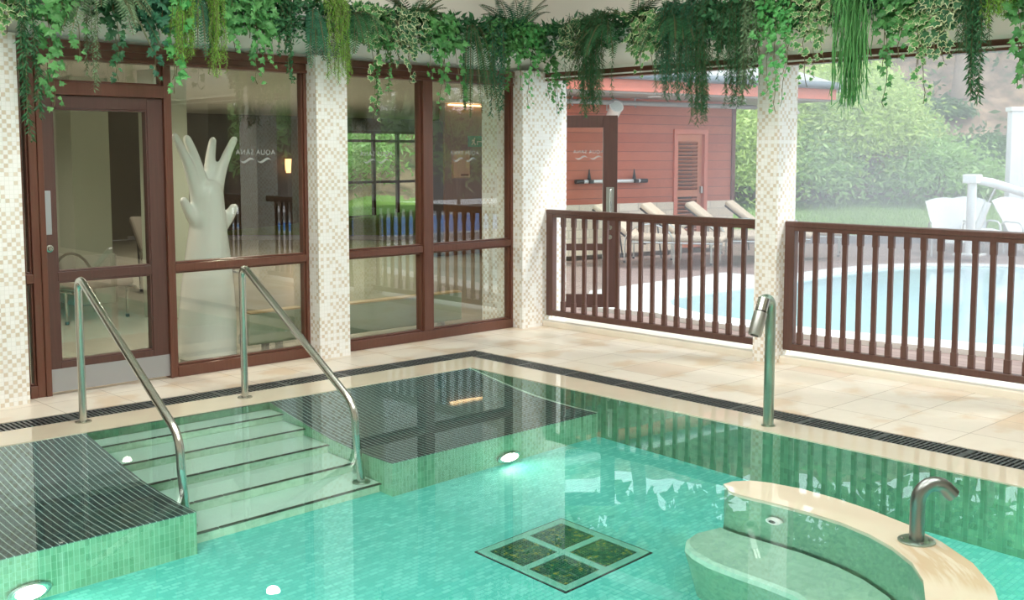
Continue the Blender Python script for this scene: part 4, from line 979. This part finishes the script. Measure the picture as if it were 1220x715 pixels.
for i, (D, L, rz, lb) in enumerate(((19.3, 7.62, 150, 'white rounded back pool chair left of the hoist mast'), (19.9, 8.35, 165, 'white rounded back pool chair directly behind the hoist mast'), (19.6, 9.05, 178, 'white rounded back pool chair right of the hoist piston, by the white screen'))):
    o = CH if i == 0 else copy_tree(CH); q = DL_(D, L, -.08); o.location = q; o.rotation_euler[2] = az + PI / 2 + math.radians(rz - 165); tag(o, lb, 'chair', 'white pool chairs beyond the outdoor pool')

# ================================================================== GREENERY on the ledge
G1 = leafmat('ivy_green_leaf', (.05, .19, .055), (.14, .38, .12), .25, .4)
G2 = leafmat('deep_green_leaf', (.02, .085, .035), (.06, .20, .08), .2, .45)
G3 = leafmat('blue_green_leaf', (.02, .11, .06), (.06, .21, .11), .2, .5)
G4 = leafmat('lime_green_leaf', (.17, .40, .05), (.32, .58, .10), .35, .5)
G5 = leafmat('cream_leaf_margin', (.50, .60, .32), (.68, .72, .46), .3, .5)
G6 = leafmat('grey_green_leaf', (.10, .19, .10), (.20, .31, .17), .25, .5)
G7 = leafmat('fresh_green_leaf', (.08, .36, .10), (.18, .52, .17), .3, .4)
m_stem = mat('brown_green_stem', (.10, .10, .04), .7)
def px_plane(u, v, left, d):
    r_ = FW * F + RT * (u - CX) + CU * (CY - v)
    t = d / (r_.y if left else r_.x); return EYEP + r_ * t
IVY = [(0, 0), (.30, -.10), (.52, .10), (.34, .30), (.42, .58), (.16, .55), (0, 1.0), (-.16, .55), (-.42, .58), (-.34, .30), (-.52, .10), (-.30, -.10)]
def ivy_leaf(m_, p, tip, nrm_, size, mi, margin=None):
    tip = tip.normalized(); sd = tip.cross(nrm_).normalized(); nrm_ = sd.cross(tip)
    def P(x, y, k=0): return p + sd * x * size + tip * y * size + nrm_ * (k - .25 * abs(x)) * size
    if margin is None:
        vs = [P(0, .3, .06)] + [P(x, y) for x, y in IVY]; n = len(IVY)
        m_.add(vs, [(0, 1 + i, 1 + (i + 1) % n) for i in range(n)], mi)
    else:
        n = len(IVY); inn = [(x * .80, .3 + (y - .3) * .80) for x, y in IVY]
        vs = [P(0, .3, .06)] + [P(x, y, .02) for x, y in inn] + [P(x, y) for x, y in IVY]
        m_.add(vs, [(0, 1 + i, 1 + (i + 1) % n) for i in range(n)], mi)
        m_.add(vs, [(1 + i, 1 + n + i, 1 + n + (i + 1) % n, 1 + (i + 1) % n) for i in range(n)], margin)
def slim_leaf(m_, p, d, l, w_, mi):
    d = d.normalized(); s_ = d.cross(Vector((U(-1, 1), U(-1, 1), U(-1, 1)))).normalized()
    m_.add([p, p + d * l * .45 + s_ * w_, p + d * l, p + d * l * .45 - s_ * w_], [(0, 1, 2, 3)], mi)
ZT = 2.76
def strand_path(x, o0, z_end, along, out, start_z=None, wob=.03, out_ex=.06, bulge=None):
    """path from the ledge top, over the edge and down"""
    sz = start_z or ZT + U(-.02, .08); pts = []; b_ = U(.02, out_ex) if bulge is None else bulge
    base = along * x
    pts.append(base + out * (-.06) + Vector((0, 0, sz - .02)))
    pts.append(base + out * (.02 + b_ * .5) + Vector((0, 0, sz + .03)))
    pts.append(base + along * U(-wob, wob) + out * (.05 + b_) + Vector((0, 0, sz - .06)))
    z = sz - .06; dx = 0; do = .05 + b_
    while z > z_end:
        z -= .07; dx += U(-wob, wob) * .6; do += U(-.008, .008); pts.append(base + along * dx + out * do + Vector((0, 0, max(z, z_end))))
    return pts
def resample(pts, step):
    out = []; carry = 0
    for a, b in zip(pts, pts[1:]):
        L = (b - a).length; d = carry
        while d < L: out.append((a.lerp(b, d / L), (b - a).normalized())); d += step
        carry = d - L
    return out
def plant(kind, u, wpx, vb, left, label, mats_, dens=1., size=.06, vt=None, name=None):
    """u: middle of the clump, wpx: its width, vb: where its longest strand ends (in the photograph's frame), read on the ledge's front plane"""
    fd = 7.30 if left else 7.31
    along = Vector((1, 0, 0)) if left else Vector((0, 1, 0)); out = Vector((0, -1, 0)) if left else Vector((-1, 0, 0))
    P = px_plane(u, max(vb, 30), left, fd); Pe = px_plane(u + wpx / 2, max(vb, 30), left, fd); x = P.x if left else P.y; hw = abs((Pe.x if left else Pe.y) - x)
    zb = px_plane(u, vb, left, fd - .05).z; size *= 1.2 if 'ivy' in kind else 1
    org = along * x + (Vector((0, fd, 0)) if left else Vector((fd, 0, 0))) + Vector((0, 0, ZT - .02))
    planar = Vector((0, fd, 0)) if left else Vector((fd, 0, 0))
    r_ = empty(name or kind, org, 0, label, 'plant', 'trailing artificial greenery along the ledge')
    m_ = MB(); st = MB(); X = lambda q: q + planar - org
    if kind in ('ivy_vine', 'variegated_ivy', 'small_leaved_vine'):
        ns = max(2, int(hw * 2 / .085 * dens))
        for i in range(ns):
            sx_ = x + (U(-1, 1) if i else 0) * hw * .8; ze = zb if i == 0 else U(zb + .03, zb + (ZT - zb) * .75)
            pts = strand_path(sx_, 0, ze, along, out, wob=.035); st.tube(pts, .003, 4, caps=False)
            step = {'ivy_vine': .036, 'variegated_ivy': .042, 'small_leaved_vine': .018}[kind]
            for p, d in resample(pts, step):
                k_ = (p.z - ze) / max(.1, ZT - ze); s_ = size * U(.55, 1.1) * (.65 + .45 * min(1, max(0, k_) * 2))
                if kind == 'small_leaved_vine':
                    for _ in range(3): slim_leaf(m_, p, Vector((U(-1, 1), U(-1, 1), U(-1.2, .5))), size * U(.5, 1), size * .22, 0)
                    continue
                sd = 1 if R() < .5 else -1
                q = p + along * sd * U(.005, .04) + out * U(.0, .03)
                tip = along * sd * U(.2, 1) + Vector((0, 0, U(-1.3, -.1))) + out * U(-.1, .4); nn = out + along * U(-.5, .5) + Vector((0, 0, U(.0, .7)))
                ivy_leaf(m_, q, tip, nn, s_, 0, 1 if kind == 'variegated_ivy' else None)
        for _ in range(int(95 * hw / .25 * dens) + 16):      # the mound on top of the ledge
            p = along * (x + U(-1, 1) * hw) + out * U(-.04, .16) + Vector((0, 0, ZT + U(-.24, .08)))
            if kind == 'small_leaved_vine':
                for _ in range(4): slim_leaf(m_, p + Vector((U(-.02, .02), U(-.02, .02), U(-.02, .02))), Vector((U(-1, 1), U(-1, 1), U(-1, 1))), size, size * .22, 0)
            else: ivy_leaf(m_, p, along * U(-1, 1) + Vector((0, 0, U(-1, .6))) + out * .4, out + Vector((U(-.5, .5), U(-.5, .5), U(0, 1))), size * U(.7, 1.15), 0, 1 if kind == 'variegated_ivy' else None)
    elif kind in ('weeping_asparagus_fern', 'feathery_fern', 'weeping_grass', 'conifer_trail'):
        ns = int({'weeping_asparagus_fern': 34, 'feathery_fern': 40, 'weeping_grass': 70, 'conifer_trail': 16}[kind] * max(.3, hw / .2) * dens)
        for i in range(ns):
            sx_ = x + random.gauss(0, .45) * hw; ze = zb if i == 0 else zb + (ZT - zb) * abs(random.gauss(0, .38))
            if ze > ZT - .1: ze = ZT - U(.1, .3)
            pts = strand_path(sx_, 0, ze, along, out, start_z=ZT + U(.0, .12), wob=.02 if kind != 'conifer_trail' else .01, out_ex=.12, bulge=U(0, .12))
            if kind == 'weeping_grass':
                for a, b in zip(pts, pts[1:]):
                    s_ = along * .004; m_.add([a - s_, a + s_, b + s_, b - s_], [(0, 1, 2, 3)], 0)
                for p, d in resample(pts, .11): slim_leaf(m_, p, d + Vector((U(-.3, .3), U(-.3, .3), 0)), .12, .0035, 0)
            else:
                st.tube(pts, .002, 3, caps=False); ln = {'weeping_asparagus_fern': .045, 'feathery_fern': .032, 'conifer_trail': .05}[kind] * size / .06
                for p, d in resample(pts, .013 if kind != 'feathery_fern' else .010):
                    for _ in range(2):
                        a_ = U(0, 2 * PI); slim_leaf(m_, p, d * U(.5, 1.3) + along * math.cos(a_) + out * math.sin(a_) * .8, ln * U(.6, 1.2), ln * (.07 if kind != 'conifer_trail' else .12), 0)
    elif kind in ('upright_fern', 'drooping_fern', 'palm_fern'):
        nf = int({'upright_fern': 15, 'drooping_fern': 14, 'palm_fern': 15}[kind] * dens); top = px_plane(u, vt if vt is not None else 0, left, fd).z
        for i in range(nf):
            a_ = U(-1, 1) if i else -.1
            if kind == 'upright_fern': dirh = along * a_ + out * U(-.3, .6); L = max(.26, (top - ZT) * 1.9) * U(.75, 1.1); rise = U(.5, 1.1); droop = U(.2, .7)
            elif kind == 'palm_fern': dirh = along * a_ * 1.0 + out * U(.1, .5); L = max(.45, hw * 1.25) * U(.8, 1.1); rise = U(.15, .5); droop = U(.9, 1.5)
            else: dirh = along * a_ * .8 + out * U(.2, .7); L = max(.25, (ZT - zb) * 1.05) * U(.8, 1.1); rise = U(.1, .5); droop = U(1.2, 2.2)
            b0_ = along * (x + U(-.3, .3) * hw * .5) + out * U(-.02, .05) + Vector((0, 0, ZT)); pts = []
            for k in range(11):
                t = k / 10; pts.append(b0_ + dirh.normalized() * L * (.75 * t) * (1 if kind != 'drooping_fern' else .45) + Vector((0, 0, L * (rise * t - droop * t * t * .75))))
            st.tube(pts, .003, 4, caps=False); rr = resample(pts, .021)
            for j, (p, d) in enumerate(rr):
                t = j / len(rr); pl = (.045 if kind == 'drooping_fern' else .07) * (size / .06) * math.sin(PI * min(1, .18 + t * .82)) ** .7 + .008
                sdv = d.cross(Vector((0, 0, 1)) if abs(d.z) < .95 else out).normalized()
                for s_ in (-1, 1):
                    dv = sdv * s_ + d * .45 + Vector((0, 0, -.15)); dv.normalize(); wv = d * .0055 * (size / .06)
                    m_.add([p, p + dv * pl * .5 + wv, p + dv * pl, p + dv * pl * .5 - wv], [(0, 1, 2, 3)], 0)
    m_.build('foliage', mats_, r_, xf=X)
    if st.v: st.build('stems', m_stem, r_, xf=X)
    return r_
L_, R_ = True, False
plant('variegated_ivy', 8, 30, 42, L_, 'cream edged ivy at the far left end of the ledge', [G1, G5], 1.2)
plant('conifer_trail', 30, 26, 168, L_, 'long dark needle-leaved trail hanging down over the door frame\'s left post', G2, 1.3, .06, name='needle_leaved_trail')
plant('ivy_vine', 62, 55, 132, L_, 'green ivy with long curling strands over the top left of the door', G1, 1.25)
plant('conifer_trail', 104, 16, 108, L_, 'bottlebrush shaped grey green trail above the middle of the door', G6, 1.6, .045, name='bottlebrush_trail')
plant('palm_fern', 122, 110, 70, L_, 'large grey green fern with arching fronds above the door', G6, 1.4, .07, vt=-20)
plant('ivy_vine', 130, 22, 96, L_, 'dark ivy strand hanging below the large grey green fern', G2, .9)
plant('ivy_vine', 176, 34, 96, L_, 'blue green ivy over the top right corner of the door', G3, 1.1, .065)
plant('ivy_vine', 208, 26, 112, L_, 'bright lime ivy hanging between the door and the single window', G7, 1.2, .062)
plant('feathery_fern', 210, 42, 74, L_, 'lime feathery fern clump over the lime ivy beside the door', G4, 1.6)
plant('drooping_fern', 236, 28, 52, L_, 'small dark hanging fern left of the narrow lime trail', G3, .8, .06)
plant('feathery_fern', 249, 14, 92, L_, 'narrow lime feathery trail at the left of the single window', G4, 2.2)
plant('ivy_vine', 290, 64, 100, L_, 'broad green ivy clump over the middle of the single window', G1, 1.5)
plant('small_leaved_vine', 338, 34, 98, L_, 'pair of dark small leaved trails over the right of the single window', G2, 1.5, .045)
plant('drooping_fern', 372, 44, 58, L_, 'blue green hanging fern above the narrow mosaic column', G3, 1.3, .07)
plant('feathery_fern', 396, 30, 100, L_, 'lime feathery fern hanging over the narrow mosaic column', G4, 1.5)
plant('palm_fern', 425, 90, 40, L_, 'dark fern with arching fronds above the left of the double window', G2, 1.2, .06, vt=0)
plant('small_leaved_vine', 444, 34, 130, L_, 'dense small leaved trail over the left pane of the double window', G1, 2.0, .045)
plant('variegated_ivy', 432, 28, 142, L_, 'cream edged ivy with the longest strand, over the left pane of the double window', [G1, G5], 1.0)
plant('variegated_ivy', 478, 44, 100, L_, 'cream edged ivy left of the double window\'s middle post', [G2, G5], 1.4)
plant('upright_fern', 492, 70, 60, L_, 'dark bushy fern standing on the ledge above the double window', G2, 1.8, .065, vt=-2)
plant('ivy_vine', 518, 44, 128, L_, 'green ivy with two long strands either side of the double window\'s middle post', G1, 1.1)
plant('drooping_fern', 560, 34, 112, L_, 'dark hanging fern over the right pane of the double window', G2, 1.0, .06)
plant('conifer_trail', 584, 22, 136, L_, 'rosemary like trail over the right pane of the double window', G3, 1.3, .055, name='rosemary_trail')
plant('small_leaved_vine', 598, 50, 108, L_, 'fine leaved green clump near the right end of the double window', G1, 1.6, .05)
plant('upright_fern', 612, 70, 40, L_, 'spiky blue green fern standing on the ledge near the room corner', G3, 1.0, .075, vt=4)
plant('ivy_vine', 622, 34, 130, L_, 'light green ivy hanging just left of the wide corner column', G7, 1.0, .05)
plant('ivy_vine', 654, 50, 136, L_, 'dark ivy spread over the top of the wide corner column', G1, 1.6, .05)
plant('variegated_ivy', 690, 22, 100, R_, 'small cream edged ivy in the room corner right of the wide column', [G2, G5], .8, .05)
plant('weeping_asparagus_fern', 712, 46, 138, R_, 'dark weeping fern hanging in front of the terrace door top', G2, 1.5)
plant('palm_fern', 726, 80, 60, R_, 'dark arching fern standing right of the room corner', G2, 1.1, .06, vt=14)
plant('upright_fern', 757, 40, 40, R_, 'tall spiky fern frond standing above the red eaves', G2, .8, .07, vt=0)
plant('variegated_ivy', 776, 42, 93, R_, 'cream edged ivy hanging in front of the red fascia', [G1, G5], 1.2)
plant('palm_fern', 806, 80, 50, R_, 'broad arching fern left of the slim column', G2, 1.3, .065, vt=14)
plant('weeping_asparagus_fern', 812, 60, 120, R_, 'fine weeping fern curtain over the grey gutter', G3, 1.6)
plant('weeping_asparagus_fern', 843, 40, 148, R_, 'weeping fern with the lowest tip, over the building corner', G2, 1.4)
plant('small_leaved_vine', 866, 40, 70, R_, 'round leaved dark plant standing on the ledge left of the slim column', G2, 1.6, .06)
plant('weeping_asparagus_fern', 884, 36, 128, R_, 'dark weeping fern just left of the slim column', G2, 1.5)
plant('conifer_trail', 907, 26, 124, R_, 'cypress like trail hanging over the left face of the slim column', G6, 1.4, .06, name='cypress_trail')
plant('ivy_vine', 927, 50, 134, R_, 'bright green ivy spilling over the top of the slim column', G7, 1.7, .045)
plant('upright_fern', 950, 70, 40, R_, 'dark arching fern above the slim column\'s right edge', G2, 1.4, .07, vt=-10)
plant('variegated_ivy', 972, 44, 104, R_, 'cream edged ivy just right of the slim column', [G1, G5], 1.2, .055)
plant('weeping_grass', 1020, 44, 128, R_, 'weeping grass like plant over the feathery bush', G1, 2.0)
plant('ivy_vine', 1060, 24, 128, R_, 'thin green ivy strands right of the weeping grass', G1, 1.3, .055)
plant('ivy_vine', 1082, 40, 70, R_, 'full green ivy clump high on the ledge right of the weeping grass', G1, 1.8, .06)
plant('variegated_ivy', 1092, 50, 124, R_, 'cream edged ivy left of the pale tree trunk', [G1, G5], 1.3, .06)
plant('variegated_ivy', 1128, 46, 78, R_, 'large cream edged ivy in front of the pale tree trunk', [G2, G5], 1.6, .07)
plant('conifer_trail', 1166, 26, 122, R_, 'dark cypress like trail right of the pale tree trunk', G2, 1.6, .06, name='cypress_trail')
plant('weeping_asparagus_fern', 1166, 50, 62, R_, 'dark feathery clump above the cypress like trail', G2, 1.6)
plant('feathery_fern', 1196, 46, 24, R_, 'lime feathery fern in the top right corner', G4, 1.6)
plant('ivy_vine', 1214, 20, 116, R_, 'green ivy strands cut by the right edge', G1, 1.5, .06)
plant('ivy_vine', 1245, 50, 100, R_, 'green ivy on the ledge just outside the right edge', G1, 1.2)
# dense low filler leaves lying along the ledge behind the named plants
m_ = MB()
for _ in range(9000):
    s_ = U(2.0, 12.0)
    if s_ < 7.3: p = Vector((s_, 7.40 + U(-.14, .12), ZT + U(-.16, .09)))
    else: p = Vector((7.40 + U(-.14, .12), 7.3 - (s_ - 7.3), ZT + U(-.16, .09)))
    slim_leaf(m_, p, Vector((U(-1, 1), U(-1, 1), U(-.6, .8))), U(.06, .12), .014, 0)
tag(m_.build('ledge_filler_leaves', G2), 'dark low filler leaves lying along the top of the cream ledge', 'greenery', kind='stuff')

# steam drifting over the outdoor pool
m, nt, p = newmat('pool_steam'); nt.nodes.remove(p); k = NT(nt); v_ = k.n('ShaderNodeVolumeScatter'); v_.inputs['Color'].default_value = (1, 1, 1, 1); v_.inputs['Anisotropy'].default_value = .3
x, y, z, vec = k.xyz()
low = k.math('MAXIMUM', 0., k.math('SUBTRACT', 1., k.math('DIVIDE', z, 2.6))); puff = k.math('MAXIMUM', 0., k.math('SUBTRACT', k.noise(vec, .35, 3), .38))
k.l(k.math('ADD', .03, k.math('MULTIPLY', k.math('MULTIPLY', low, low), k.math('ADD', .03, k.math('MULTIPLY', puff, .42)))), v_.inputs['Density'])
k.l(v_.outputs[0], nt.nodes['Material Output'].inputs['Volume'])
tag(MB().prism([(9.3, 8.9), (9.3, -1.5), (18.5, -1.5), (22, 6), (24, 14.2), (17.2, 11.2)], -.02, 3.4).build('pool_steam', m), 'thin white steam rising from the outdoor pool and drifting over the lawn', 'steam', kind='stuff')
cy.volume_step_rate = 3; cy.volume_max_steps = 64
